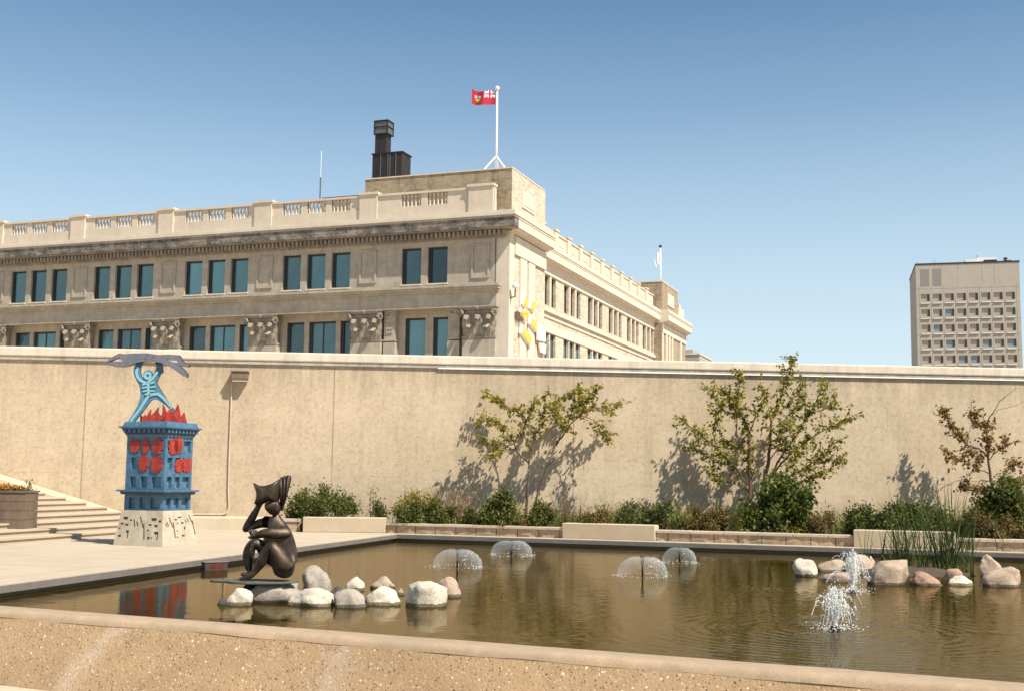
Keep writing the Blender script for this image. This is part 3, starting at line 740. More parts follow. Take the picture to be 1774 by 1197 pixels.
for a, b in reversed(ops):
    if b < -40.5: continue
    for k in range(5):
        x = a+(k+.5)*(b-a)/5
        if b0 is None: b0 = MB().lathe(prof, (0, 0, 0), 8).build('baluster', 'parapet', bal, smooth=True); b0.location = (x, -.07, .781)
        else: dup(b0, bal, (x, -.07, .781))
# capitals and pilasters
def capital(w, rowsn=(2, 3)):
    m = MB()
    H = 2.0
    m.box(0, w, -.02, .66, 0, .12); m.box(.03, w-.03, .0, .66, -.1, -.001)
    m.add([(.12, .02, .12), (w-.12, .02, .12), (w-.12, .6, .12), (.12, .6, .12), (.02, -.1, H-.24), (w-.02, -.1, H-.24), (w-.02, .6, H-.24), (.02, .6, H-.24)],
          [(0, 3, 2, 1), (4, 5, 6, 7), (0, 1, 5, 4), (1, 2, 6, 5), (2, 3, 7, 6), (3, 0, 4, 7)])
    def leaf(cx, z0, h, lw, outw):
        vs = []; N = 8
        for i in range(N+1):
            t = i/N
            if t < .72: y = -.02-outw*.35*t; z = z0+h*t
            else:
                u_ = (t-.72)/.28*math.pi*1.1; y = -.02-outw*.35*.72-outw*.5*(1-math.cos(u_*.75)); z = z0+h*.72+h*.22*math.sin(u_)
            ww = lw*(.75+.5*math.sin(math.pi*min(1, t*1.05)))*(1 if t < .8 else 1-.5*(t-.8)/.2)
            for j in range(5):
                s_ = (j-2)/2; vs.append((cx+s_*ww/2, y+.09*abs(s_)**1.5-.05*(j % 2), z-.05*abs(s_)))
        m.add(vs, [(i*5+j, i*5+j+1, (i+1)*5+j+1, (i+1)*5+j) for i in range(N) for j in range(4)])
        m.add([(v[0], v[1]+.1, v[2]) for v in vs], [(i*5+j, (i+1)*5+j, (i+1)*5+j+1, i*5+j+1) for i in range(N) for j in range(4)])
    n1, n2 = rowsn
    for k in range(n1): leaf(w*(k+.5+.0)/n1, .12, .82, w/n1*.72, .36)
    for k in range(n2): leaf(w*(k+.5)/n2, .5, 1.05, w/n2*.82, .44)
    for sx in (0, 1):     # corner volutes
        cx = sx*w+(.05 if sx == 0 else -.05)
        pts = []
        for i in range(22):
            th = i/21*math.pi*3.2; r_ = .23*(1-i/24); pts.append((cx+(1 if sx == 0 else -1)*(-.05+r_*math.cos(th)*.8), -.26-.06*math.cos(th), H-.46+r_*math.sin(th)))
        m.tube(pts, [.07*(1-i/40) for i in range(22)], 6)
        m.tube([(cx+(.35 if sx == 0 else -.35), .0, 1.1), (cx+(.15 if sx == 0 else -.15), -.12, 1.45), (cx, -.24, H-.3)], [.05, .07, .09], 6)
    m.lathe([(.02, -.12), (.15, -.06), (.17, .05), (.08, .14)], (w/2, -.22, H-.12), 8)
    m.box(-.06, w+.06, -.26, .64, H-.22, H-.08); m.box(-.12, w+.12, -.32, .64, H-.079, H)
    return m
cp0 = None
for i, x in enumerate(pilx):
    MB().box(x-1.12, x+1.12, -.02, .61, 0, 10.38).build('pilaster', 'stone', bld)
    if cp0 is None: cp0 = capital(2.3).build('capital', 'stone_cap', bld, loc=(x-1.15, -.02, 10.46))
    else: dup(cp0, bld, (x-1.15, -.02, 10.46))
sc = None
for x in (-8.3, -3.75):
    MB().box(x-.42, x+.42, .12, .61, 0, 10.38).build('side_pilaster', 'stone', bld)
    if sc is None:
        m = MB(); m.box(0, .86, 0, .48, 0, .1); m.box(.04, .82, .04, .48, .1, 1.9)
        m.tube([(.43+(.36-.2*i/16)*math.cos(i*.5), -.02, 1.72+(.26-.2*i/16)*math.sin(i*.5)) for i in range(16)], .07, 6); m.box(-.03, .9, -.04, .48, 1.901, 2.0)
        for k in range(9): m.box(.2+.17*(k % 3), .32+.17*(k % 3), -.02, .04, .5+.25*(k//3), .66+.25*(k//3))
        sc = m.build('side_capital', 'stone', bld, loc=(x-.43, .12, 10.46))
    else: dup(sc, bld, (x-.43, .12, 10.46))
# penthouse blocks
MB().box(-10.53, -.02, .5, 7.0, 18.451, 21.45).build('penthouse', 'brick_old', bld)
MB().box(-10.6, .03, .45, 7.05, 21.451, 21.53).build('penthouse_cap', 'stone_light', bld)
MB().box(-14.9, -10.54, 2.6, 7.0, 18.451, 20.95).build('rear_penthouse', 'brick_old', bld)
MB().box(-14.95, -10.535, 2.55, 7.0, 20.951, 21.0).build('rear_penthouse_cap', 'steel', bld)
MB().box(-11.6, -10.54, 1.6, 2.59, 18.451, 20.9).build('roof_housing', 'steel', bld)
# east pavilion skin
ev = MB().box(-.5, 0, 1.01, 7.2, 0, 17.2); ev.box(-.02, .0, .5, 7.2, 18.452, 21.45); ev.build('east_pavilion_wall', 'brick', bld)
st = MB()
for v0, v1 in ((2.05, 3.35), (3.65, 4.95)): st.box(.001, .10, v0, v1, 0, 15.9)
st.box(.001, .14, 1.01, 7.2, 15.92, 17.1); st.box(.001, .06, 2.35, 4.9, 19.3, 20.45)
st.build('east_pavilion_trim', 'stone_light', bld)
MB().box(.061, .09, 2.6, 4.65, 19.5, 20.25).build('plaque', 'stone_light', bld)
# east wing
ew = []; lw = []
for c in (10.1, 16.3, 22.6, 28.8, 34.9, 40.7):
    for k in (-1, 0, 1): ew.append((c+k*1.52-.58, c+k*1.52+.58)); lw.append((c+k*1.52-.62, c+k*1.52+.62))
OPS = [(a, b, 13.95, 16.1) for a, b in ew]+[(a, b, 8.4, 12.0) for a, b in lw]
MB().facade(7.2, 43, 0, 17.0, OPS, .3, Pe(-.8)).build('east_wing_wall', 'brick', bld)
tb = MB()
tb.box(-.799, -.70, 7.2, 43, 16.15, 16.85)
tb.box(-.799, -.62, 7.2, 43, 13.45, 13.72); tb.box(-.799, -.72, 7.2, 43, 13.05, 13.2); tb.box(-.799, -.73, 7.2, 43, 12.02, 12.6)
for c in (10.1, 16.3, 22.6, 28.8, 34.9, 40.7):
    for k in (-.5, .5): tb.box(-.799, -.74, c+k*1.52-.14, c+k*1.52+.14, 13.721, 16.149)
tb.build('east_wing_trim', 'stone_light', bld)
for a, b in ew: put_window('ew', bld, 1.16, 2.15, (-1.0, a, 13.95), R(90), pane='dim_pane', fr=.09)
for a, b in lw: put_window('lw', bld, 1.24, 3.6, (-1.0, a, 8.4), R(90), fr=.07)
# east parapet with small piers
ep = MB().box(-1.35, -.85, 7.1, 43, 18.101, 19.45); ep.box(-1.4, -.78, 7.1, 43, 19.451, 19.58)
v = 8.6
while v < 42:
    ep.box(-1.45, -.70, v, v+.8, 18.101, 19.66); ep.box(-1.5, -.64, v-.06, v+.86, 19.661, 19.80); v += 3.1
ep.build('east_parapet', 'parapet', bld)
v = 9.7
while v < 42:
    MB().box(-.849, -.83, v, v+1.5, 18.75, 19.3).build('parapet_panel', 'parapet', bld); v += 3.1
# far pavilion
fp = MB().box(-14, 0, 43.0, 54, 0, 16.85); fp.box(-8, -.02, 43.3, 50.5, 18.101, 20.9); fp.build('far_pavilion_wall', 'brick_old', bld)
fs_ = MB().box(.001, .1, 43.3, 54, 0, 3); fs_.box(.001, .08, 43.0, 43.5, 0, 16.8); fs_.box(.001, .12, 43.0, 54, 15.9, 16.8)
for a in (44.6, 45.9, 47.2, 51.2): fs_.box(.001, .1, a, a+.55, 0, 15.9)
fs_.box(-.019, .05, 45.6, 48.4, 18.9, 20.1); fs_.box(-8.05, .02, 43.25, 50.55, 20.901, 21.0)
fs_.box(-.5, -.1, 50.6, 53.8, 18.101, 19.5); fs_.box(-.6, 0, 51.0, 51.8, 18.1, 19.75)
fs_.build('far_pavilion_trim', 'stone_light', bld)
MB().box(-14, -1.25, 7.36, 42.99, 12, 18.09).build('wing_core', 'stone', bld)
# roof stack on the building: its own thing
def bl(x, y, z): p = EX*x+EY*y; return Vector((BX+p.x, BY+p.y, z))
q0 = aty(650, 300, 84); q1 = aty(677, 212, 84); qb = aty(706, 270, 84)
zt = q1.z; zj = aty(663, 236, 84).z; zb = qb.z
stk = empty('chimney_stack', Vector((q0.x+.5, 84, 20.9)), -ANG, 'dark brown steel chimney with a caged top standing on the roof behind the parapet', 'chimney')
def sx(px): return (aty(px, 290, 84).x-stk.location.x)*1.0
MB().box(sx(652), sx(673), -.4, .4, 0, zj-20.9).build('shaft', 'steel', stk)
cg = MB(); a, b = sx(650), sx(677); z0, z1 = zj-20.9, zt-20.9
for (x, y) in ((a, -.5), (b-.07, -.5), (a, .43), (b-.07, .43)): cg.box(x, x+.07, y, y+.07, z0, z1)
for z in (z0, (z0+z1)/2, z1-.07): cg.box(a-.01, b+.01, -.51, .51, z, z+.06)
cg.build('cage_frame', 'steel', stk)
MB().box(a+.05, b-.05, -.45, .45, z0+.07, z1-.1).build('cage_mesh', 'steel_grey', stk)
MB().box(sx(651)-.05, sx(706), -.55, .9, 0, zb-20.9-.08).build('side_box', 'steel', stk)
MB().box(sx(651)-.12, sx(706)+.08, -.62, .96, zb-20.9-.079, zb-20.9).build('box_lid', 'steel', stk)
rb = MB()
for px in (665, 679, 683, 694): rb.box(sx(px), sx(px)+.05, -.6, -.551, .0, zb-20.98)
rb.build('ribs', 'steel_grey', stk)
an = aty(555, 325, 84)
ant = empty('roof_antenna', Vector((an.x, 84, 20.9)), 0, 'thin whip antenna on the roof left of the chimney', 'antenna')
MB().tube([(0, 0, 0), (0, 0, aty(555, 308, 84).z-20.9)], .05, 6).build('base', 'steel_grey', ant)
MB().tube([(0, 0, aty(555, 308, 84).z-20.9), (0, 0, aty(555, 262, 84).z-20.9)], .02, 5).build('whip', 'white_paint', ant)
# flagpoles
def flagpole(px, ytop, Y, zbase, h_tri, lab, ball='white_paint', rr=.09):
    t = aty(px, ytop, Y); H = t.z-zbase
    o = empty('flagpole', Vector((t.x, Y, zbase)), -ANG, lab, 'flagpole')
    MB().tube([(0, 0, 0), (0, 0, H*.5), (0, 0, H)], [rr, rr*.85, rr*.6], 10).build('pole', 'white_paint', o, smooth=True)
    MB().lathe([(.01, -.16), (.13, -.1), (.17, 0), (.13, .1), (.01, .16)], (0, 0, H+.1), 10).build('ball', ball, o, smooth=True)
    if h_tri:
        for k in range(3):
            th = R(100+k*120); MB().tube([(math.cos(th)*.95, math.sin(th)*.95, 0), (0, 0, h_tri)], .055, 6).build('brace', 'white_paint', o)
    return o, H, t
Yp = 79.0
fp_, H, t = flagpole(861.5, 156, Yp, 22.05, 1.15, 'tall white braced flagpole on the front corner of the roof flying the red flag')
fl = empty('red_flag', Vector((t.x, Yp, t.z-1.45)), 0, 'red flag with a union canton and a small shield blowing left from the tall pole', 'flag')
fw, fh = 1.62, .98; NX, NY = 72, 40
fm = MB(); vs = []
for j in range(NY+1):
    for i in range(NX+1):
        u_, v_ = i/NX, j/NY; x = -.1-fw*u_; z = v_*fh+.35-.04*u_+.06*math.sin(u_*6+1)+.10*u_*(1-v_)*0+.12*u_
        vs.append((x, .16*math.sin(u_*9+v_*1.2)*(.3+u_), z))
fm.v = vs
for j in range(NY):
    for i in range(NX):
        u_, v_ = (i+.5)/NX, (j+.5)/NY; mi = 0
        if u_ < .5 and v_ > .5:
            a_ = u_/.5; b_ = (v_-.5)/.5; mi = 1
            d1 = abs(a_-b_); d2 = abs(a_-(1-b_))
            if min(d1, d2) < .13: mi = 2
            if min(d1, d2) < .045: mi = 0
            if abs(a_-.5) < .16 or abs(b_-.5) < .2: mi = 2
            if abs(a_-.5) < .085 or abs(b_-.5) < .11: mi = 0
        elif .62 < u_ < .88 and .22 < v_ < .68:
            s_ = abs(u_-.75)/.13; t_ = (v_-.22)/.46
            if s_ < min(1, .25+t_*1.6):
                mi = 2 if t_ > .66 else 4
                if t_ > .66 and (s_ < .2 or abs(t_-.83) < .05): mi = 0
                if t_ < .6 and s_ < .5 and .2 < t_ < .5: mi = 3
        fm.f.append((j*(NX+1)+i, j*(NX+1)+i+1, (j+1)*(NX+1)+i+1, (j+1)*(NX+1)+i)); fm.mi.append(mi)
fm.build('cloth', ['red', 'navy', 'flag_white', 'flag_gold', 'flag_green'], fl, smooth=True)
MB().box(-1.1, 1.1, -1.1, 1.1, -.52, 0).build('footing', 'stone_light', fp_)
Y2 = 75+EY.y*47-EX.y*0+1.0
fp2, H2, t2 = flagpole(1144, 429, Y2, 21.0, 0, 'distant slim white flagpole with a dark ball on the far roof pavilion', 'black', .11)
f2 = MB(); vs = []
for j in range(13):
    for i in range(7):
        u_, v_ = i/6, j/12; vs.append((-.08-.5*u_*(.55+.45*math.sin(v_*3.1)), .12*math.sin(u_*8+v_*2), -v_*1.35-.35*u_))
f2.add(vs, [(j*7+i, j*7+i+1, (j+1)*7+i+1, (j+1)*7+i) for j in range(12) for i in range(6)])
o = f2.build('white_flag', 'flag_white', smooth=True); o.location = (t2.x, Y2, t2.z-.35)
tag(o, 'small limp white flag hanging from the distant pole with the dark ball', 'flag')
# floodlight and leaf-shaped sign on the east face
lo = bl(.5, .25, 14.3-.1)
fld = empty('flood_light', bl(.03, .35, 13.0), -ANG, 'round white flood lamp on a bracket at the corner of the limestone building', 'wall lamp')
MB().tube([(0, 0, 0), (.35, -.1, .05), (.38, -.12, .55)], .05, 6).build('bracket', 'fixture', fld)
MB().lathe([(.02, -.2), (.17, -.14), (.22, 0), (.17, .14), (.02, .2)], (.38, -.12, .72), 12).build('globe', 'white_paint', fld, smooth=True)
ba = MB()
for k in range(4): ba.box(.0, .25, .9+.28*k, 1.02+.28*k, -1.25, -.75)
ba.build('dark_bars', 'fixture', fld)  # row of short dark bars below the lamp
sg = empty('diamond_sign', bl(.1, 4.0, 12.0), -ANG, 'cluster of yellow and white diamond shapes mounted on the side wall of the limestone building', 'sign')
def e2(px, py, x=.26):
    d = ray(px, py); o_ = Vector((BX, BY, 0))+EX*x; tt = ((o_-CAM).dot(EX))/(d.dot(EX)); P = CAM+d*tt-Vector((BX, BY, 0)); return P.dot(EY)-4.0, P.z-12.0
Z5 = lambda a, b: e2(850+a/3.33, 280+b/3.33)
dia = [([(203, 775), (220, 810), (210, 850), (190, 820)], 0), ([(245, 800), (262, 830), (250, 865), (232, 845)], 0), ([(180, 850), (212, 880), (205, 925), (175, 890)], 0),
       ([(240, 900), (270, 940), (262, 980), (230, 935)], 0), ([(190, 950), (240, 1020), (228, 1062), (182, 990)], 0), ([(205, 850), (225, 870), (220, 900), (200, 880)], 0)]
for q, k in dia:
    P4 = [Z5(*p) for p in q]; cy = sum(p[0] for p in P4)/4; cz = sum(p[1] for p in P4)/4
    big = [(cy+(p[0]-cy)*1.2, cz+(p[1]-cz)*1.12) for p in P4]
    bx_ = MB().slab([(.0, y, z) for y, z in big], (.14, 0, 0)).build('petal_box', 'white_paint', sg)
    MB().slab([(.142, y, z) for y, z in P4], (.03, 0, 0)).build('petal_face', 'yellow', bx_)
for q in ([(272, 925), (320, 960), (322, 1040), (275, 1030)], [(285, 1045), (325, 1055), (320, 1110), (290, 1095)],):
    MB().slab([(.0, *Z5(*p)) for p in q], (.12, 0, 0)).build('pale_box', 'cream', sg)
# low far building between the two
fb = aty(1180, 607, 150); fb2 = aty(1212, 607, 150)
lb = empty('low_building', (fb.x, 150, 0), -ANG, 'low pinkish block far off just right of the limestone building', 'building')
MB().box(-6, (fb2.x-fb.x), 0, 8, 0, fb.z-.4).box(-6, (fb2.x-fb.x)*.55, 1, 8, fb.z-.399, fb.z+.2).build('wall', 'far_pink' if 'far_pink' in M else 'tower_conc', lb)
MB().box(-6.1, (fb2.x-fb.x)+.1, -.1, 8.1, fb.z-.55, fb.z-.3999).build('roof_edge', 'stone_light', lb)

# ------------------------------------------------------------------ office tower on the right
TW = 22.0; TR = R(15)
t0 = aty(1586, 460, 270)
twr = empty('office_tower', (t0.x, 270, 0), -TR, 'square beige concrete tower with rows of deep set windows at the far right', 'building')
ZT = t0.z
ops = []; 
for r_ in range(9):
    for c in range(8): ops.append((1.0+2.57*c, 1.0+2.57*c+1.9, ZT-8.35-3.5*r_-.0, ZT-8.35-3.5*r_+1.65))
MB().facade(0, TW, 0, ZT, ops, .45, lambda a, z, d: (a, d, z)).build('front_wall', 'tower_conc', twr)
MB().add([(0, 0, 0), (0, 22, 0), (0, 22, ZT), (0, 0, ZT), (TW, 0, 0), (TW, 22, 0), (TW, 22, ZT), (TW, 0, ZT)], [(0, 1, 2, 3)[::-1], (4, 5, 6, 7), (3, 7, 6, 2)[::-1], (1, 5, 6, 2)[::-1]]).build('side_walls', 'tower_conc', twr)
MB().box(-.1, TW+.1, -.1, 22, ZT+.001, ZT+.35).build('roof_edge', 'steel', twr)
tj = MB()
for c in range(9): tj.box(.66+2.57*c-.03, .66+2.57*c+.03, -.012, -.001, 0, ZT-5 if c % 1 == 0 else ZT)
for c in (4.0, 9.0, 14.1, 16.7): tj.box(c, c+.05, -.012, -.001, ZT-5, ZT-.05)
for r_ in range(9): tj.box(0, TW, -.014, -.0121, ZT-5.55-3.5*r_, ZT-5.5-3.5*r_)
tj.build('panel_joints', 'louvre', twr)
for x in (1.0, 3.6): MB().box(x, x+1.9, -.03, -.002, ZT-4.9, ZT-1.0).build('louvre', 'louvre', twr)
slp = MB()
for a, b, c, d in ops:
    slp.add([(a, .35, c-.001), (b, .35, c-.001), (b, -.25, c-.62), (a, -.25, c-.62), (a, 0, c-.62), (b, 0, c-.62)], [(3, 2, 1, 0), (0, 4, 3), (1, 2, 5)])
slp.build('sloped_sills', 'tower_conc', twr)
rr_ = random.Random(3)
tp = {}
for i, (a, b, c, d) in enumerate(ops):
    if i >= 48: break
    k = 'blind' if rr_.random() < .86 else 'tower_glass'
    if k not in tp:
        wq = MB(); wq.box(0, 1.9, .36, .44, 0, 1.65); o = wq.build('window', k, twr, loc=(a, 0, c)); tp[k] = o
        MB().box(1.4, 1.9, .31, .359, 0, 1.65).build('shade_strip', 'dim_pane', o)  # dark strip painted in for the recess shadow along the window's right side
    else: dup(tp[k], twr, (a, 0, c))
rp = empty('rooftop_unit', twr.matrix_basis @ Vector((11, 3, ZT+.35)), -TR, 'pale plant room with a dark box on the roof of the concrete tower', 'rooftop unit')
MB().box(0, 2.6, 0, 3, 0, 1.1).box(2.61, 6.7, .5, 3, 0, 1.5).build('plant_room', 'white_paint', rp)
MB().box(4.0, 6.7, -.3, .49, 0, .85).build('dark_box', 'frame_dark', rp)
MB().tube([(2.7, 1, 1.0), (2.7, 1, 2.2)], .1, 6).build('mast', 'louvre', rp)
ra = empty('roof_rail', twr.matrix_basis @ Vector((3.6, 1, ZT+.35)), -TR, 'thin triangular metal frame at the left of the tower roof', 'roof frame')
MB().tube([(0, 0, 0), (.5, 0, 1.2), (1.1, 0, 0)], .04, 5).tube([(-3, 0, 0), (-3, 0, .7)], .04, 5).build('frame', 'louvre', ra)
rc = empty('rooftop_vent', twr.matrix_basis @ Vector((19.3, 1, ZT+.35)), -TR, 'small dark vent near the right end of the tower roof', 'rooftop vent')
MB().lathe([(.2, 0), (.2, .5), (.5, .55), (.45, .8), (.1, 1.0)], (0, 0, 0), 8).box(-.6, 1.2, -.1, .1, .2, .3).build('vent', 'steel', rc)

# ------------------------------------------------------------------ painted building-shaped sculpture
PC = Vector((-5.33, 18.68, 0))-EX*.46+EY*.46
scp = empty('burning_tower_sculpture', PC+Vector((0, 0, DZ)), -ANG, 'blue painted tower sculpture with red flames and a skeleton man lifting a grey cutout overhead', 'sculpture')
def sq(h): return [(-h, -h), (h, -h), (h, h), (-h, h)]
zz = lambda z: z-DZ
HB, HT, HW = .46, .385, .362
MB().prism(sq(HB), .001, zz(1.045), taper=sq(HT)).build('concrete_base', 'base_conc', scp)
def base_pt(face, u, v, out):
    h = HT+(HB-HT)*v; z = zz(1.045)*(1-v); tl = .13
    if face == 0: return (-h+2*h*u, -h-out, z+out*tl)
    return (h+out, -h+2*h*u, z+out*tl)
def m_uv(face, x, y):
    if face == 0: v = (y-830)/290; L = 100-65*v; Rr = 455
    else: v = (y-835)/285; L = 455; Rr = 725+45*v
    return (x-L)/(Rr-L), min(.99, max(.01, v))
def mquad(face, pts):
    q = [m_uv(face, *p) for p in pts]
    a = [base_pt(face, u, v, .004) for u, v in q]; b = [base_pt(face, u, v, -.004) for u, v in q]; n = len(a)
    MB().add(a+b, [tuple(range(n-1, -1, -1)), tuple(range(n, 2*n))]+[(i, (i+1) % n, n+(i+1) % n, n+i) for i in range(n)]).build('incised_mark', 'mark', scp)
D0 = [(120, 885, 160, 905), (175, 905, 197, 915), (95, 935, 125, 945), (135, 942, 165, 955), (80, 975, 95, 985), (75, 1035, 105, 1048), (145, 995, 170, 1015), (360, 890, 405, 910), (420, 908, 445, 922), (335, 940, 365, 950), (385, 945, 415, 960), (325, 985, 340, 998), (385, 1000, 420, 1020), (325, 1045, 350, 1060), (357, 1045, 366, 1060)]
for x0, y0, x1, y1 in D0: mquad(0, [(x0, y0), (x1, y0), (x1-5, y1), (x0+5, y1)])
D1 = [(560, 903, 580, 912), (590, 886, 620, 895), (580, 935, 592, 945), (618, 932, 640, 942), (645, 968, 655, 990), (580, 995, 590, 1004), (582, 1045, 590, 1056), (628, 1034, 650, 1046)]
for x0, y0, x1, y1 in D1: mquad(1, [(x0, y0), (x1, y0), (x1, y1), (x0, y1)])
for face, L in ((0, [(210, 905, 220, 960), (235, 920, 245, 955), (265, 880, 292, 970), (297, 935, 300, 1065), (165, 1000, 157, 1055), (417, 1010, 408, 1065)]),
                (1, [(475, 935, 490, 960), (492, 925, 505, 960), (510, 890, 545, 970), (546, 930, 567, 1055), (655, 915, 670, 937), (675, 900, 687, 930), (690, 875, 726, 950), (722, 920, 748, 1038)])):
    for x0, y0, x1, y1 in L: mquad(face, [(x0-3, y0), (x0+3, y0), (x1+3, y1), (x1-3, y1)])
# tower walls with real window recesses
rows = [(1.97, 2.14), (1.69, 1.87), (1.40, 1.57)]
colsL = [(.12, .28), (.40, .57), (.68, .93)]; colsR = [(.10, .27), (.38, .56), (.66, .92)]
def tw(face, colset, z0, z1, rws, name, mat):
    ops = [(-HW+2*HW*a, -HW+2*HW*b, zz(c), zz(d)) for c, d in rws for a, b in colset]
    F_ = {0: lambda a, z, d: (a, -HW+d, z), 1: lambda a, z, d: (HW-d, a, z), 2: lambda a, z, d: (-a, HW-d, z), 3: lambda a, z, d: (-HW+d, -a, z)}[face]
    MB().facade(-HW, HW, zz(z0), zz(z1), ops, .055, F_).build(name, mat, scp)
    for a, b, c, d in ops:
        MB().add([F_(a, c, 0.054), F_(b, c, 0.054), F_(b, d, 0.054), F_(a, d, 0.054)], [(0, 1, 2, 3)]).build('window', 'blue_win', scp)
for fce, cs_ in ((0, colsL), (1, colsR), (2, colsL), (3, colsL)):
    tw(fce, cs_, 1.36, 2.2, rows, 'upper_wall', 'blue'); tw(fce, cs_, 1.045, 1.29, [(1.075, 1.24)], 'ground_floor', 'blue')
def ring(h, z0, z1, h2=None): return MB().prism(sq(h), zz(z0), zz(z1), taper=sq(h2 or h))
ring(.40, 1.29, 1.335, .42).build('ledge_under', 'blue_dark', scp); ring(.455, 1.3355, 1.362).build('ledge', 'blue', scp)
ring(.375, 2.2005, 2.225).build('string_course', 'blue_win', scp)
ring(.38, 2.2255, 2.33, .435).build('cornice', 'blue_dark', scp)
dd = MB()
for k in range(9):
    t_ = -.37+.74*k/8
    dd.box(t_-.022, t_+.022, -.43, -.36, zz(2.26), zz(2.33)); dd.box(.36, .43, t_-.022, t_+.022, zz(2.26), zz(2.33))
dd.build('cornice_brackets', 'blue', scp)
ring(.46, 2.3305, 2.355).build('cornice_lip', 'blue', scp); ring(.42, 2.3555, 2.43, .395).build('parapet', 'blue', scp)
# red flame patches over windows
fr = random.Random(11)
def blob(face, u, v, w_, h_):
    n = 22; pts = []
    for k in range(n):
        th = 2*math.pi*k/n; r_ = 1+(.07 if k % 2 else -.05)+fr.uniform(-.07, .07)
        cx = math.copysign(abs(math.cos(th))**.7, math.cos(th)); cz = math.copysign(abs(math.sin(th))**.7, math.sin(th))
        pts.append((u+cx*w_/2*r_, v+cz*h_/2*r_))
    if face == 0: MB().slab([(a, -HW-.002, zz(z)) for a, z in pts][::-1], (0, -.014, 0)).build('flame_patch', 'flame', scp)
    elif face == 1: MB().slab([(HW+.002, a, zz(z)) for a, z in pts][::-1], (.014, 0, 0)).build('flame_patch', 'flame', scp)
    else: MB().slab([(-HW-.002, a, zz(z)) for a, z in pts], (-.028, 0, 0)).build('flame_patch', 'flame', scp)
U = lambda f_: -HW+2*HW*f_
blob(0, U(.22), 2.055, .19, .20); blob(0, U(.50), 2.05, .13, .22); blob(0, U(.80), 2.045, .19, .235)
blob(0, U(.46), 1.78, .17, .24); blob(0, U(.80), 1.765, .21, .25)
blob(1, U(.27), 2.04, .24, .23); blob(1, U(.44), 2.07, .22, .24); blob(1, U(.40), 1.74, .18, .21) if 0 else None
blob(1, U(.50), 1.75, .2, .2); blob(1, U(.78), 1.76, .24, .22)
blob(3, 0, 2.0, .2, .2)
# cutouts on top: pixel outlines turned into a plane through the tower's middle
def Zf(x, y, Y=19.25): p = aty(170+x/6.653, 600+y/6.653, Y); return p
scm = Matrix.Rotation(ANG, 4, 'Z') @ Matrix.Translation(-(PC+Vector((0, 0, DZ))))
def cut(name, pts, Y, th, mats, parent=scp, smoothpts=True):
    P_ = [scm @ Zf(x, y, Y) for x, y in pts]; back = (scm.to_3x3() @ Vector((0, th, 0)))
    m = MB(); n = len(P_); vs = P_+[p+back for p in P_]
    m.add(vs, [tuple(range(n)), tuple(range(2*n-1, n-1, -1))], 0); m.add(vs, [(i, n+i, n+(i+1) % n, (i+1) % n) for i in range(n)], len(mats)-1)
    o = m.build(name, mats, parent); return o
body_pts = [(330, 912), (345, 860), (400, 775), (450, 690), (478, 610), (488, 550), (480, 480), (458, 420), (425, 355), (403, 290), (412, 240), (445, 190), (500, 185), (490, 245), (483, 290), (498, 340), (525, 362),
            (520, 325), (532, 292), (555, 275), (585, 272), (612, 288), (626, 315), (624, 345), (650, 290), (668, 245), (662, 182), (722, 184), (742, 290), (722, 305), (693, 365), (672, 415), (720, 500), (780, 600), (850, 695), (925, 800), (905, 800), (830, 725), (765, 665), (700, 625), (650, 605), (605, 622), (560, 685), (500, 765), (445, 830), (395, 912)]
fig = cut('skeleton_man', body_pts, 19.22, .05, ['figure', 'blue_dark'])
def strokes(paths, w_, Y, mat, name, parent):
    m = MB()
    for path in paths:
        P_ = [scm @ Zf(x, y, Y) for x, y in path]; back = scm.to_3x3() @ Vector((0, .012, 0)); dz = scm.to_3x3() @ Vector((0, 1, 0))
        hw = w_/6.653/2080*Y/2; ls = []; rs = []
        for i, p in enumerate(P_):
            t_ = (P_[min(i+1, len(P_)-1)]-P_[max(i-1, 0)]).normalized(); nn = t_.cross(dz).normalized()
            ls.append(p+nn*hw); rs.append(p-nn*hw)
        n = len(P_)
        for i in range(n-1):
            q = [ls[i], ls[i+1], rs[i+1], rs[i]]
            m.add(q+[v+back for v in q], [(0, 1, 2, 3), (7, 6, 5, 4), (0, 4, 5, 1), (2, 6, 7, 3)])
    return m.build(name, mat, parent)
def circ(cx, cy, r_, n=14): return [(cx+r_*math.cos(2*math.pi*k/n), cy+r_*1.15*math.sin(2*math.pi*k/n)) for k in range(n+1)]
strokes([circ(570, 335, 30), [(455, 235), (440, 290), (450, 345), (485, 390), (530, 410), (560, 420)], [(560, 425), (620, 375), (690, 285)],
         [(540, 905-0), (540, 905)][:0] or [(575, 400), (578, 480), (582, 570)], [(580, 570), (530, 640), (480, 725), (400, 825), (355, 903)], [(585, 565), (640, 548), (690, 545), (740, 585), (800, 650), (852, 712)]], 30, 19.204, 'bones', 'painted_bones', fig)
strokes([[(505, 440), (560, 428)], [(600, 425), (652, 408)], [(502, 475), (570, 465)], [(600, 468), (662, 462)], [(515, 515), (570, 505)], [(598, 512), (648, 508)], [(538, 552), (572, 545)], [(600, 550), (625, 545)]], 20, 19.202, 'bones', 'painted_ribs', fig)
board_pts = [(80, 196), (136, 177), (200, 180), (283, 180), (262, 148), (250, 125), (190, 145), (134, 171), (84, 191), (110, 160), (170, 115), (240, 78), (300, 88), (420, 80), (560, 78), (700, 98), (800, 92), (935, 100), (965, 150), (1000, 195), (1050, 212), (1040, 236), (985, 228), (935, 205), (898, 158), (775, 146),
             (860, 180), (930, 215), (990, 265), (1030, 318), (1022, 358), (970, 335), (870, 262), (790, 218), (720, 188), (620, 168), (520, 172), (430, 190), (350, 225), (260, 237), (170, 228), (84, 202)]
cut('lifted_cutout', board_pts, 19.17, .09, ['board', 'board_edge'])
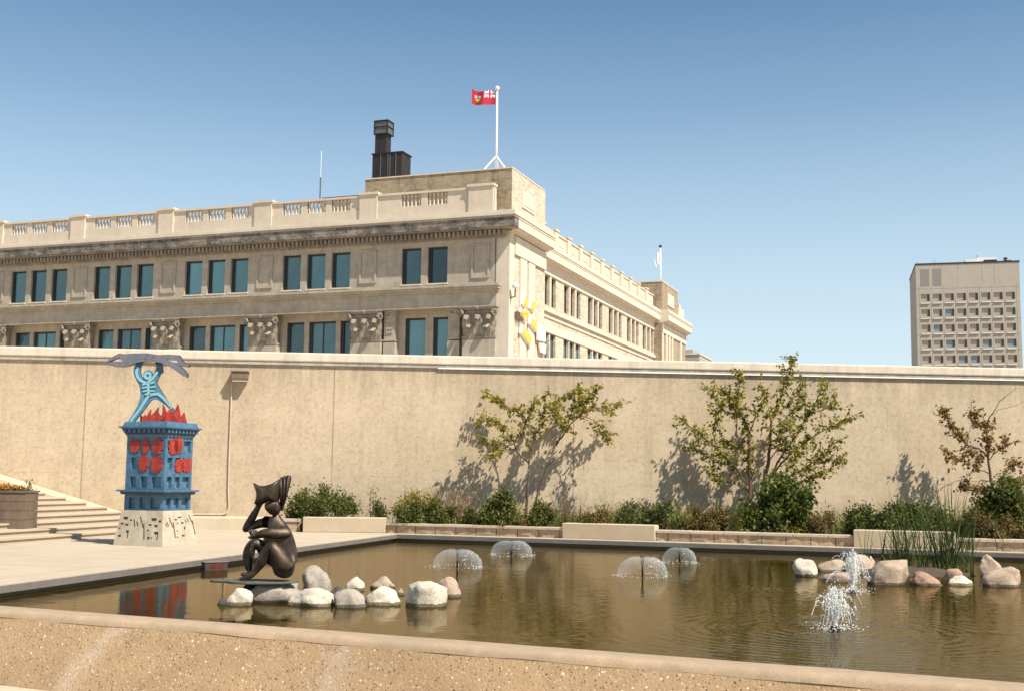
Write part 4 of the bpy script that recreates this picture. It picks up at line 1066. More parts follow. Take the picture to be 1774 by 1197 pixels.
cut('hand_block', [(450, 180), (505, 178), (500, 205), (470, 228), (438, 238)], 19.19, .1, ['blue_dark', 'blue_dark'])
cut('hand_block', [(664, 178), (724, 186), (738, 290), (722, 308), (668, 250)], 19.19, .1, ['blue_dark', 'blue_dark'])
fl1 = [(500, 885), (500, 830), (540, 780), (555, 810), (580, 760), (610, 722), (605, 790), (640, 770), (690, 700), (685, 745), (720, 800), (738, 770), (745, 660), (775, 720), (795, 770), (835, 735), (845, 790), (880, 770), (905, 830), (925, 885)]
fl2 = [(482, 885), (486, 785), (530, 830), (560, 850), (600, 800), (650, 755), (700, 695), (680, 800), (720, 830), (760, 740), (800, 800), (860, 745), (890, 830), (905, 765), (972, 865), (965, 885)]
cut('flame', fl1, 19.02, .03, ['flame', 'flame']); cut('flame', [(a, b) for a, b in fl2], 19.42, .03, ['flame', 'board_edge'])
m_ = MB().slab([(.25, -.28, zz(2.43)), (.25, .3, zz(2.43)), (.25, .22, zz(2.6)), (.25, .14, zz(2.5)), (.25, .05, zz(2.72)), (.25, -.06, zz(2.52)), (.25, -.15, zz(2.64)), (.25, -.24, zz(2.55))], (.03, 0, 0)); m_.build('flame', 'flame', scp)

# ------------------------------------------------------------------ rocks
def rock(name, px0, px1, ytop, ybot, mat, lab, seed, box=.75, group=None, depth=None, lean=0, flat=0, base=WZ, zb=None):
    f = atz((px0+px1)/2, ybot, base); Y = f.y; wd = (px1-px0)/2080*Y; dp = depth or wd*.75
    Yc = Y+dp*.42; top = aty((px0+px1)/2, ytop, Yc-.1*dp).z; cx = aty((px0+px1)/2, ybot, Yc).x
    sink = .12 if zb is None else 0; z0 = base-sink if zb is None else zb; hh = (top-z0)
    bm = bpy.data.meshes.new('t'); 
    import bmesh
    b = bmesh.new(); bmesh.ops.create_icosphere(b, subdivisions=4, radius=1)
    rr = random.Random(seed); off = Vector((rr.random()*50, rr.random()*50, rr.random()*50))
    planes = [(Vector((rr.uniform(-1, 1), rr.uniform(-1, 1), rr.uniform(-.2, 1))).normalized(), rr.uniform(.70, .95)) for _ in range(12)]
    for v in b.verts:
        c = v.co; c = Vector([math.copysign(abs(k)**box, k) for k in c])
        for n_, d_ in planes:
            e = c.dot(n_)-d_
            if e > 0: c -= n_*e*.8
        k = 1+.2*noise.noise(c*1.2+off)+.08*noise.noise(c*2.7+off)+.035*noise.noise(c*7+off)
        c *= k; v.co = c
    xs = [v.co.x for v in b.verts]; ys = [v.co.y for v in b.verts]; zs = [v.co.z for v in b.verts]
    for v in b.verts:
        x = (v.co.x-min(xs))/(max(xs)-min(xs))-.5; y = (v.co.y-min(ys))/(max(ys)-min(ys))-.5; z = (v.co.z-min(zs))/(max(zs)-min(zs))
        v.co = Vector((x*wd*1.02+lean*wd*(z-.5)*z, y*dp, z*hh))
    for f_ in b.faces: f_.smooth = True
    b.to_mesh(bm); b.free(); bm.name = name; bm.materials.append(M[mat])
    o = bpy.data.objects.new(name, bm); scene.collection.objects.link(o); o.location = (cx, Yc, z0)
    return tag(o, lab, 'rock', group)
G1 = 'boulders around the seated bronze figure'; G2 = 'boulders on the reed island'
rock('boulder', 392, 437, 1018, 1048, 'rock_white', 'small round pale boulder left of the bronze figure', 1, .7, G1)
rock('boulder', 375, 398, 1034, 1047, 'rock_dark', 'low dark rock touching the left side of the small round boulder', 2, .9, G1)
rock('boulder', 432, 526, 1003, 1044, 'rock_grey', 'flat grey boulder directly under the bronze figure', 3, .6, G1, depth=.62)
rock('boulder', 415, 475, 1002, 1040, 'rock_dark', 'black shaded rock under the left half of the bronze base plate', 14, .8, G1, depth=.4)  # black colour stands for the shaded undercut below the plate
rock('boulder', 499, 582, 1018, 1050, 'rock_white', 'long bright white boulder right in front of the bronze figure', 4, .8, G1)
rock('boulder', 511, 563, 984, 1040, 'rock_grey', 'tall rounded grey boulder just behind the bronze figure', 5, .85, G1, depth=.35).location.y += .45
rock('boulder', 578, 634, 1019, 1052, 'rock_grey', 'grey domed boulder between the long white one and the cream one', 6, .85, G1)
rock('boulder', 632, 694, 1015, 1048, 'rock_white', 'cream domed boulder with a dark right end', 7, .85, G1)
rock('boulder', 591, 624, 1003, 1028, 'rock_white', 'small pointed white rock behind the grey domed boulder', 8, 1.1, G1).location.y += .35
rock('boulder', 634, 678, 1003, 1026, 'rock_tan', 'low pinkish rock behind the cream domed boulder', 9, 1.0, G1).location.y += .4
rock('boulder', 570, 594, 1014, 1036, 'rock_dark', 'small dark rock behind the gap between white and grey boulders', 10, .9, G1)
rock('boulder', 702, 774, 1005, 1051, 'rock_white', 'large squarish white boulder at the right of the row', 11, .55, G1)
rock('boulder', 755, 799, 998, 1034, 'rock_tan', 'rounded tan boulder half behind the large squarish white one', 12, .8, G1, lean=-.1)
rock('boulder', 688, 703, 1018, 1030, 'rock_tan', 'tiny pale stone just left of the large squarish boulder', 13, .9, G1)
rock('boulder', 1374, 1417, 966, 998, 'rock_white', 'pale pointed boulder at the left end of the reed island', 21, 1.0, G2)
rock('boulder', 1416, 1470, 968, 990, 'rock_tan', 'tan domed boulder with a dark hollow near the island left end', 22, .9, G2)
rock('boulder', 1419, 1492, 991, 1007, 'rock_tan', 'low wet tan rock behind the rear splash fountain', 23, .9, G2)
rock('boulder', 1467, 1516, 960, 992, 'rock_tan', 'mottled boulder seen through the rear splash', 24, .8, G2)
rock('boulder', 1504, 1574, 968, 1013, 'rock_tan', 'largest blocky tan boulder on the reed island', 25, .65, G2, lean=.1)
rock('boulder', 1576, 1632, 989, 1014, 'rock_red', 'reddish sloping boulder right of the largest island one', 26, .95, G2, lean=-.5)
rock('boulder', 1641, 1685, 996, 1014, 'rock_white', 'small cream oval boulder in front of the tallest reeds', 27, .85, G2)
rock('boulder', 1697, 1738, 960, 1000, 'rock_tan', 'upright tan rock behind the big right island boulder', 28, .8, G2, lean=-.4)
rock('boulder', 1699, 1770, 981, 1016, 'rock_tan', 'big pale angular boulder at the right end of the island', 29, .7, G2, lean=.15)
rock('boulder', 1518, 1534, 966, 985, 'rock_white', 'small spotted stone left above the largest island boulder', 30, .9, G2).location.y += .5
rock('boulder', 1632, 1668, 984, 1004, 'rock_red', 'low reddish rubble stone at the foot of the tallest reeds', 31, 1., G2)
gb = atz(1620, 1000, WZ)
gm = MB(); N = 30; vs = []
for i in range(N+1):
    for j in range(N+1):
        x = (i/N-.5)*2; y = (j/N-.5)*2; r_ = math.hypot(x, y)
        vs.append((x*1.15, y*.55, -.1+.2*max(0, 1-r_**2)+.04*noise.noise(Vector((x*4, y*4, 1)))))
gm.add(vs, [(i*(N+1)+j, (i+1)*(N+1)+j, (i+1)*(N+1)+j+1, i*(N+1)+j+1) for i in range(N) for j in range(N)])
o = gm.build('island_gravel', 'soil', smooth=True); o.location = (gb.x-.1, gb.y+.55, WZ); tag(o, kind='structure')

# ------------------------------------------------------------------ seated bronze figure
YS = 11.95
def S(zx, zy, dy=0): return aty(370+zx/4.432, 800+zy/4.432, YS+dy)
sr = S(400, 900)
stt = empty('bronze_figure', sr, 0, 'dark bronze seated woman in a broad folded hat on the boulders in the pond', 'statue')
K = YS/2080/4.432
ve = []; vr = []; ed = []
def chain(start, nodes):
    """nodes: (zx, zy, dy, radius in zoom px)"""
    prev = start
    for n_ in nodes:
        ve.append(S(n_[0], n_[1], n_[2])-sr); vr.append(n_[3]*K)
        if prev is not None: ed.append((prev, len(ve)-1))
        prev = len(ve)-1
    return prev
pel = chain(None, [(535, 912, 0, 62), (545, 835, 0, 86)])
bs = chain(pel, [(556, 735, .0, 84), (540, 640, .0, 84)])
sp1 = chain(bs, [(505, 570, .0, 74)])
chain(sp1, [(425, 590, .02, 52), (395, 630, .03, 34)])
nk = chain(sp1, [(497, 500, .0, 56), (488, 440, .0, 33), (478, 402, 0, 26)])
hd = chain(nk, [(462, 366, 0, 40), (450, 330, 0, 52), (440, 292, 0, 36)])
# near arm: shoulder, upper arm across, hand on the far knee
ns = chain(sp1, [(560, 535, -.075, 44), (470, 545, -.13, 31), (390, 545, -.14, 27), (340, 560, -.10, 20), (305, 575, -.05, 19)])
palm = ns
for p in ([(285, 548, -.05, 8), (270, 520, -.04, 7)], [(297, 542, -.06, 8), (288, 512, -.05, 7)], [(312, 543, -.06, 8), (308, 512, -.05, 7)], [(326, 548, -.05, 8), (328, 520, -.04, 7)], [(283, 585, -.06, 8), (268, 570, -.07, 7)]):
    chain(palm, p)
# far arm: shoulder, elbow, forearm up to the hat brim
fs2 = chain(sp1-0, [(430, 470, .09, 38)]) if 0 else chain(nk-1, [(440, 455, .07, 34), (350, 470, .10, 27), (245, 516, .08, 20), (232, 520, .07, 17), (290, 440, .06, 25), (340, 350, .04, 17), (355, 322, .02, 14)])
for p in ([(365, 300, .02, 7), (372, 282, .02, 6)], [(352, 296, .02, 7), (352, 276, .02, 6)], [(340, 300, .02, 7), (336, 282, .02, 6)], [(330, 308, .02, 7), (322, 294, .02, 6)], [(372, 318, .0, 7), (384, 308, -.01, 6)]):
    chain(fs2, p)
# near leg
nlg = chain(pel, [(530, 800, -.10, 78), (485, 700, -.12, 56), (450, 635, -.13, 42), (415, 680, -.12, 38), (370, 760, -.11, 33), (322, 835, -.10, 19), (292, 872, -.10, 17), (235, 892, -.11, 13), (195, 899, -.11, 8)])
# far leg
flg = chain(pel, [(500, 780, .10, 60), (400, 680, .12, 48), (318, 608, .10, 40), (278, 660, .08, 37), (262, 730, .07, 34), (272, 820, .05, 20), (282, 866, .03, 17), (240, 862, .03, 13), (208, 860, .03, 9)])
me = bpy.data.meshes.new('body'); me.from_pydata([tuple(v) for v in ve], ed, []); me.update()
bo = bpy.data.objects.new('body', me); scene.collection.objects.link(bo); bo.parent = stt
md = bo.modifiers.new('Skin', 'SKIN'); sv = me.skin_vertices[0].data
for i, r_ in enumerate(vr): sv[i].radius = (r_*1.38, r_*1.38)
sv[0].use_root = True; md.use_smooth_shade = True; md.branch_smoothing = .4
subsurf(bo, 2); me.materials.append(M['bronze'])
def puff(name, pts, dy, th, mat, parent, inner=.72):
    P_ = [S(x, y, dy)-sr for x, y in pts]; c = sum(P_, Vector())/len(P_); n = len(P_)
    m = MB(); fr_ = [c+(p-c)*inner+Vector((0, -th, 0)) for p in P_]; bk = [c+(p-c)*inner+Vector((0, th, 0)) for p in P_]
    f0 = [c+(p-c)*.93+Vector((0, -th*.6, 0)) for p in P_]; b0_ = [c+(p-c)*.93+Vector((0, th*.6, 0)) for p in P_]
    vs = fr_+f0+P_+b0_+bk+[c+Vector((0, -th*1.05, 0)), c+Vector((0, th*1.05, 0))]; fs = []
    for r0 in range(4):
        for i in range(n): fs.append((r0*n+i, (r0+1)*n+i, (r0+1)*n+(i+1) % n, r0*n+(i+1) % n))
    for i in range(n): fs.append((5*n, i, (i+1) % n)); fs.append((5*n+1, 4*n+(i+1) % n, 4*n+i))
    return subsurf(m.add(vs, fs).build(name, mat, parent, smooth=True), 1)
hat = puff('folded_hat', [(292, 132), (318, 190), (345, 176), (362, 180), (385, 182), (440, 168), (480, 148), (514, 118), (526, 160), (516, 230), (508, 290), (490, 330), (462, 300), (425, 296), (400, 318), (360, 330), (296, 334), (332, 275), (328, 225)], 0, .10, 'bronze', stt, .6)
hr = MB()
puff('hair_sweep', [(505, 120), (520, 108), (528, 118), (545, 98), (556, 108), (572, 93), (584, 102), (602, 100), (596, 145), (580, 205), (560, 280), (538, 350), (528, 385), (505, 372), (508, 300), (512, 220), (500, 160)], .03, .045, 'bronze', stt, .7)
for k, (a, b) in enumerate((((515, 120), (512, 330)), ((545, 105), (525, 340)), ((575, 100), (540, 330)))):
    hr.tube([S(a[0], a[1], -.02)-sr, S((a[0]+b[0])/2+6, (a[1]+b[1])/2, -.03)-sr, S(b[0], b[1], -.02)-sr], [7*K, 10*K, 5*K], 6)
hr.build('hair_strands', 'bronze', stt, smooth=True)
puff('nose', [(425, 335), (432, 352), (418, 366), (410, 360), (418, 345)], 0, .02, 'bronze', stt, .6)
puff('hair', [(470, 290), (500, 290), (520, 330), (515, 375), (500, 400), (478, 392), (462, 350)], 0, .07, 'bronze', stt, .7)
pz = [(10, 893), (60, 900), (130, 912), (250, 905), (330, 898), (480, 905), (600, 912), (640, 930), (560, 930), (430, 926), (250, 922), (150, 925), (90, 915)]
plm = MB(); cpl = S(350, 908, 0)-sr
ptp = []
for k in range(28):
    th = 2*math.pi*k/28; rx = .36+.03*math.sin(5*th)+(.12 if abs(th-math.pi) < .35 else 0); ry = .20+.02*math.sin(3*th+1)
    ptp.append((cpl.x+rx*math.cos(th), cpl.y+ry*math.sin(th)))
bevel(plm.prism(ptp, cpl.z-.022, cpl.z+.0).build('base_plate', 'plate', stt), .006)

# ------------------------------------------------------------------ fountains
for (px, py, wpx, hpx, sd), P in zip(DOMES, DOMEP):
    k = P.y/2080; rr = wpx*k/2; hh = hpx*k; r2 = random.Random(sd+40)
    labs = {2: 'dome shaped water bell nearest the seated bronze figure', 1: 'smaller far dome of water left of the pond centre', 3: 'widest nearest dome of water right of the pond centre', 0: 'smallest dome of water at the far right, behind the widest one'}
    o = empty('bell_fountain', P, 0, labs[sd], 'fountain', 'dome shaped water bells in the pond')
    m = MB(); NR, NS = 14, 40; vs = []
    for i in range(NR+1):
        t_ = i/NR
        # profile: rises from the nozzle, curls over and falls to the water
        a = math.pi*.5*(t_**.9); r_ = rr*(.06+.94*math.sin(a)); z = hh*(.93+.07*math.sin(min(1, t_*3)*math.pi/2))*(math.cos(a)**.75 if t_ < 1 else 0)+0
        for s_ in range(NS):
            th = 2*math.pi*s_/NS; q = 1+.035*noise.noise(Vector((math.cos(th)*3, math.sin(th)*3, t_*3+sd)))+(.02*noise.noise(Vector((math.cos(th)*9, math.sin(th)*9, sd)))*t_)
            vs.append((r_*math.cos(th)*q, r_*math.sin(th)*q, z))
    m.add(vs, [(i*NS+s_, i*NS+(s_+1) % NS, (i+1)*NS+(s_+1) % NS, (i+1)*NS+s_) for i in range(NR) for s_ in range(NS)])
    m.build('water_bell', 'film', o, smooth=True)
    MB().lathe([(.012, -.1), (.012, hh*.55), (.022, hh*.6), (.022, hh*.9), (.035, hh*.93), (.03, hh*.98)], (0, 0, 0), 10).build('nozzle', 'black', o, smooth=True)
    dm = MB()
    def drop(m_, c, r_):
        m_.add([(c[0]+r_, c[1], c[2]), (c[0]-r_, c[1], c[2]), (c[0], c[1]+r_, c[2]), (c[0], c[1]-r_, c[2]), (c[0], c[1], c[2]+r_*1.3), (c[0], c[1], c[2]-r_*1.3)],
               [(0, 2, 4), (2, 1, 4), (1, 3, 4), (3, 0, 4), (2, 0, 5), (1, 2, 5), (3, 1, 5), (0, 3, 5)])
    for _ in range(80):
        th = r2.uniform(0, 6.283); q = rr*r2.gauss(1.02, .09); drop(dm, (q*math.cos(th), q*math.sin(th), abs(r2.gauss(0, .012))+.003), r2.uniform(.0025, .007))
    for _ in range(60):
        th = r2.uniform(-1.6, .5); t_ = r2.uniform(.3, .95); a = math.pi*.5*t_; drop(dm, (rr*math.sin(a)*math.cos(th)*1.01, rr*math.sin(a)*math.sin(th)*1.01, hh*math.cos(a)**.75), r2.uniform(.002, .006))
    dm.build('spray', 'drop', o, smooth=True)
for J, H_, W_, sd, lab in ((JETS[0], .34, .115, 5, 'nearest splash fountain of frothy spray at the lower right of the pond'), (JETS[1], .43, .14, 6, 'rear splash fountain spraying in front of the island boulders')):
    r2 = random.Random(sd)
    o = empty('splash_fountain', J, 0, lab, 'fountain', 'splash fountains in the pond')
    MB().lathe([(.03, -.06), (.045, .0), (.04, .025), (.02, .03)], (0, 0, 0), 10).build('nozzle', 'black', o)
    st_ = MB(); dm = MB()
    for s_ in range(64):
        th = r2.uniform(0, 6.283); vh = abs(r2.gauss(0, 1))*.12*W_/.17; vz = r2.uniform(.55, 1.05)*H_; pts = []
        n = 9
        for i in range(n):
            u_ = i/(n-1)*r2.uniform(.75, 1); z = 4*vz*u_*(1-u_*.98) if u_ > .0 else 0; rad = vh*u_*1.9
            pts.append(Vector((rad*math.cos(th), rad*math.sin(th), max(0, z))))
        last = None
        for i in range(n-1):
            if r2.random() < .55: st_.tube([pts[i], pts[i+1]], r2.uniform(.0012, .0032), 4, caps=False)
            for _ in range(4):
                f = r2.random(); c = pts[i].lerp(pts[i+1], f)+Vector((r2.gauss(0, .008), r2.gauss(0, .008), r2.gauss(0, .01)))
                drop(dm, c, r2.uniform(.0012, .0048)*(1.0 if r2.random() < .93 else 2.0))
    for _ in range(260):
        th = r2.uniform(0, 6.283); q = abs(r2.gauss(.08, .10)); drop(dm, (q*math.cos(th), q*math.sin(th), abs(r2.gauss(0, .03))+.003), r2.uniform(.0015, .007))
    for _ in range(40):
        drop(dm, (r2.gauss(0, .02), r2.gauss(0, .02), r2.uniform(0, H_*1.2)), r2.uniform(.0025, .009))
    st_.build('jets', 'drop', o, smooth=True); dm.build('spray', 'drop', o, smooth=True)

# ------------------------------------------------------------------ plants
def leaf(m, p, L, W, rr, up=.0, d=None):
    d = d or Vector((rr.gauss(0, 1), rr.gauss(0, 1), rr.gauss(up, 1)))
    d = d.normalized(); s_ = d.cross(Vector((rr.gauss(0, 1), rr.gauss(0, 1), rr.gauss(0, 1)))).normalized(); n = d.cross(s_)
    a = p; t_ = p+d*L; c = p+d*L*.45+n*L*.08
    m.add([a, c+s_*W*.5, t_, c-s_*W*.5], [(0, 1, 2, 3)])
def bedxy(px, back, py=905):
    d = ray(px, py); Q = isect(BF+NF*back, E1, Vector((0, 0, 0)), Vector((d.x, d.y, 0))); return Q
def shrub(name, px0, px1, ytop, back, mat, lab, seed, n=900, L=.05, cat='shrub', tips=None, tipn=0, ntop=.45, stems=14, stalk=False, ybase=None, Y=None, soil=.62, group='shrubs and plants in the beds below the wall', dens=1., W=.55, top_taper=.5):
    rr = random.Random(seed); pc = (px0+px1)/2
    Q = bedxy(pc, back) if Y is None else Vector((aty(pc, 900, Y).x, Y, 0))
    wd = (px1-px0)/2080*Q.y; zt = aty(pc, ytop, Q.y).z; H = zt-soil
    o = empty(name, (Q.x, Q.y, soil), 0, lab, cat, group)
    dpt = min(wd*.8, 1.1)
    m = MB(); st = MB(); tp_ = MB()
    lumps = []
    nl = max(7, int(wd*H*22)); L *= 1.2; n = int(n*1.9)
    for _ in range(nl):
        x = rr.uniform(-.5, .5); hmax = 1-top_taper*abs(x*2)**1.8
        z = rr.uniform(.12, 1)**.75*hmax*.93; r_ = rr.uniform(.10, .2)*min(1, H*1.2)+.03
        lumps.append((Vector((x*(wd-r_), rr.uniform(-.5, .5)*dpt, z*H)), r_))
    for i in range(int(n*dens)):
        c, r_ = lumps[rr.randrange(nl)]
        v = Vector((rr.gauss(0, 1), rr.gauss(0, 1), rr.gauss(0, 1.25))).normalized()*r_*(rr.uniform(.3, 1.05) if rr.random() < .8 else rr.uniform(1, 1.75))
        p = c+v
        if p.z < 0: p.z = abs(p.z)*.4
        leaf(m, p, L*rr.uniform(.6, 1.3), L*W*rr.uniform(.7, 1.2), rr, .35)
    for _ in range(stems):
        c, r_ = lumps[rr.randrange(nl)]; b0_ = Vector((c.x*.35, c.y*.35, 0)); mid = b0_.lerp(c, .5)+Vector((rr.gauss(0, .03), rr.gauss(0, .03), .03))
        st.tube([b0_, mid, c+Vector((0, 0, r_*.6))], [.009, .006, .003], 5)
    fo = m.build('foliage', mat, o)
    if stems: st.build('stems', 'bark', o)
    if tips:
        for _ in range(tipn):
            x = rr.uniform(-.5, .5); hm = 1-top_taper*abs(x*2)**1.8; c = Vector((x*wd, rr.uniform(-.5, .5)*dpt, H*hm*rr.uniform(.7, 1.02)))
            for _ in range(9): leaf(tp_, c+Vector((rr.gauss(0, .02), rr.gauss(0, .02), rr.gauss(0, .035))), L*.6, L*.35, rr)
        tp_.build('flower_heads', tips, o)
    return o
def grass(name, px0, px1, ytop, back, mat, lab, seed, n=120, spread=.35, soil=.62, Y=None, wbl=.008, cat='grass clump', group='shrubs and plants in the beds below the wall', part=None, heads=None):
    rr = random.Random(seed); pc = (px0+px1)/2
    Q = bedxy(pc, back) if Y is None else Vector((aty(pc, 900, Y).x, Y, 0))
    wd = (px1-px0)/2080*Q.y; H = aty(pc, ytop, Q.y).z-soil
    m = MB()
    for _ in range(n):
        b_ = Vector((rr.uniform(-.5, .5)*wd*(1-spread), rr.uniform(-.3, .3)*min(wd, .6), 0)); h = H*rr.uniform(.55, 1.0)*(1 if rr.random() < .8 else .6)
        lean_ = Vector((rr.gauss(0, .18)+b_.x/wd*.7*spread, rr.gauss(0, .14), 0)); bend = rr.uniform(.1, .9)
        side = Vector((rr.gauss(0, 1), rr.gauss(0, 1), 0)).normalized()*wbl*rr.uniform(.6, 1.3)/2
        pts = [b_+lean_*h*(t_+bend*t_*t_)+Vector((0, 0, h*t_*(1-.12*bend*t_))) for t_ in (0, .3, .6, .85, 1)]
        vs = []
        for p, w_ in zip(pts, (1, 1, .8, .5, .05)): vs += [p+side*w_, p-side*w_]
        m.add(vs, [(2*i, 2*i+1, 2*i+3, 2*i+2) for i in range(4)])
        if part and rr.random() < part:
            for _ in range(5): leaf(m, pts[3].lerp(pts[4], rr.random()), .03, .01, rr, 1)
    o = m.build(name, mat); o.location = (Q.x, Q.y, soil); tag(o, lab, cat, group)
    return o
SG = 'shrubs and plants in the beds below the wall'
shrub('green_shrub', 500, 618, 846, .45, 'leaf_mid', 'rounded green shrub just right of the bronze figure against the wall', 1, 3600, .055, stems=26, Y=25.1)
shrub('spindly_plant', 638, 668, 866, .45, 'leaf_mid', 'small spindly green plant standing alone right of the rounded shrub', 2, 420, .045, 'plant', stems=8, Y=25.1)
sp_ = shrub('tall_stalk_plant', 640, 647, 836, .5, 'leaf_mid', 'single tall thin leafy stalk rising from the spindly plant', 3, 60, .045, 'plant', stems=3, Y=25.15)
shrub('goldenrod', 682, 768, 850, .5, 'leaf_green', 'green clump topped with yellow flowers left of the dry grass', 4, 2200, .05, 'flowering plant', 'leaf_yellow', 95, stems=18)
grass('dry_grass', 735, 835, 832, .9, 'leaf_tan', 'spreading tan dry brush left of the small two trunked tree', 5, 420, .3, part=.7)
shrub('dark_shrub', 745, 838, 878, .5, 'leaf_dark', 'low dark green shrub in front of the dry brush', 6, 1500, .05)
shrub('dark_shrub', 832, 905, 852, .5, 'leaf_dark', 'dark green shrub at the left foot of the two trunked tree', 7, 1900, .06)
shrub('dark_shrub', 918, 975, 868, .5, 'leaf_green', 'green shrub with a few orange blooms right of the two trunked tree', 8, 1400, .05, tips='leaf_orange', tipn=8)
shrub('low_plant', 868, 925, 898, .32, 'leaf_rust', 'low trailing yellowish plant spilling over the capstones by the two trunks', 9, 420, .035, 'plant')
grass('tall_grass', 955, 1015, 842, .9, 'leaf_tan', 'tall loose dry grass right of the two trunked tree', 10, 130, .3, part=.8)
grass('green_grass', 950, 1020, 865, .7, 'leaf_mid', 'green grassy clump under the tall dry grass', 11, 160, .3)
shrub('low_plant', 1010, 1072, 876, .5, 'leaf_rust', 'pale yellow green low plant behind the middle concrete planter left part', 12, 800, .04, 'plant')
shrub('low_plant', 1066, 1130, 868, .6, 'leaf_mid', 'mid green low plant behind the middle concrete planter right part', 13, 1100, .045, 'plant')
shrub('dark_shrub', 1118, 1182, 870, .6, 'leaf_dark', 'dark shrub right at the end of the middle concrete planter', 14, 1200, .05)
shrub('rusty_shrub', 1160, 1240, 882, .7, 'leaf_rust', 'reddish yellow low shrub below the tree shadow on the wall', 15, 1500, .045)
shrub('rusty_shrub', 1225, 1302, 880, .7, 'leaf_rust', 'darker rusty shrub directly left of the large leafy bush', 16, 1400, .045)
shrub('leafy_bush', 1288, 1416, 834, 1.6, 'leaf_green', 'large dense leafy bush growing round the stems of the biggest tree', 17, 3400, .085, 'bush', stems=30, W=.6)
shrub('low_plant', 1395, 1470, 886, .6, 'leaf_rust', 'yellowish low plant right of the large leafy bush', 18, 1000, .045, 'plant')
grass('green_grass', 1425, 1480, 868, .9, 'leaf_mid', 'thin grassy tuft behind the yellowish low plant', 19, 110, .3)
shrub('dark_shrub', 1465, 1545, 872, 1.2, 'leaf_dark', 'dark green shrub behind the right concrete planter', 20, 1700, .06)
shrub('dark_shrub', 1535, 1640, 862, 1.2, 'leaf_dark', 'broad dark shrub behind the thick reeds', 21, 2200, .06)
grass('green_grass', 1530, 1600, 852, 1.3, 'leaf_green', 'upright green grass rising above the broad dark shrub', 22, 200, .25)
shrub('rusty_shrub', 1640, 1705, 880, 1.0, 'leaf_rust', 'reddish shrub between the tallest reeds and the bare branched tree', 23, 1100, .05)
shrub('dark_shrub', 1690, 1800, 838, 1.5, 'leaf_dark', 'tall dark bush at the right edge below the bare branched tree', 24, 3400, .07)
shrub('low_plant', 1700, 1790, 898, .5, 'leaf_rust', 'low rusty plants spilling over the far right stone edge', 25, 1100, .05, 'plant')
for i, (a, b, t_, m_, bk, n_, lab) in enumerate([(700, 760, 838, 'leaf_mid', .9, 120, 'tall green stems rising behind the yellow flowers'), (845, 900, 846, 'leaf_green2', .8, 120, 'loose green grass rising left of the two trunks'),
        (1020, 1085, 864, 'leaf_green2', .7, 150, 'fine pale grass behind the middle concrete planter'), (1085, 1135, 858, 'leaf_tan', .9, 70, 'wispy dry stems above the middle concrete planter right end'),
        (1140, 1215, 860, 'leaf_green2', .8, 170, 'soft yellow green grass under the left edge of the biggest tree'), (1215, 1290, 852, 'leaf_mid', .9, 170, 'taller green grass left of the large leafy bush'),
        (1640, 1700, 856, 'leaf_green2', 1.1, 140, 'yellow green grass right of the tallest reeds')]):
    grass('grass_tuft', a, b, t_, bk, m_, lab, 300+i, n_, .3, part=.5)
# ground cover between them
gc = MB(); rg = random.Random(77)
for _ in range(24000):
    s_ = rg.uniform(.1, 17); bk = rg.uniform(.22, 1)**1.2; q = bedpt(s_, 0); dmax = (wally(q.x)-q.y)*.93
    b_ = .25+bk*(dmax-.3); q = bedpt(s_, b_)
    hgt = .15+.34*max(0, noise.noise(Vector((q.x*1.6, q.y*1.6, 3)))+.3)
    leaf(gc, Vector((q.x, q.y, .63+rg.random()*hgt)), rg.uniform(.03, .07), rg.uniform(.015, .035), rg, .5)
tag(gc.build('ground_cover', 'leaf_green2'), 'low mixed leafy ground cover filling the planting beds', 'ground cover', kind='stuff')

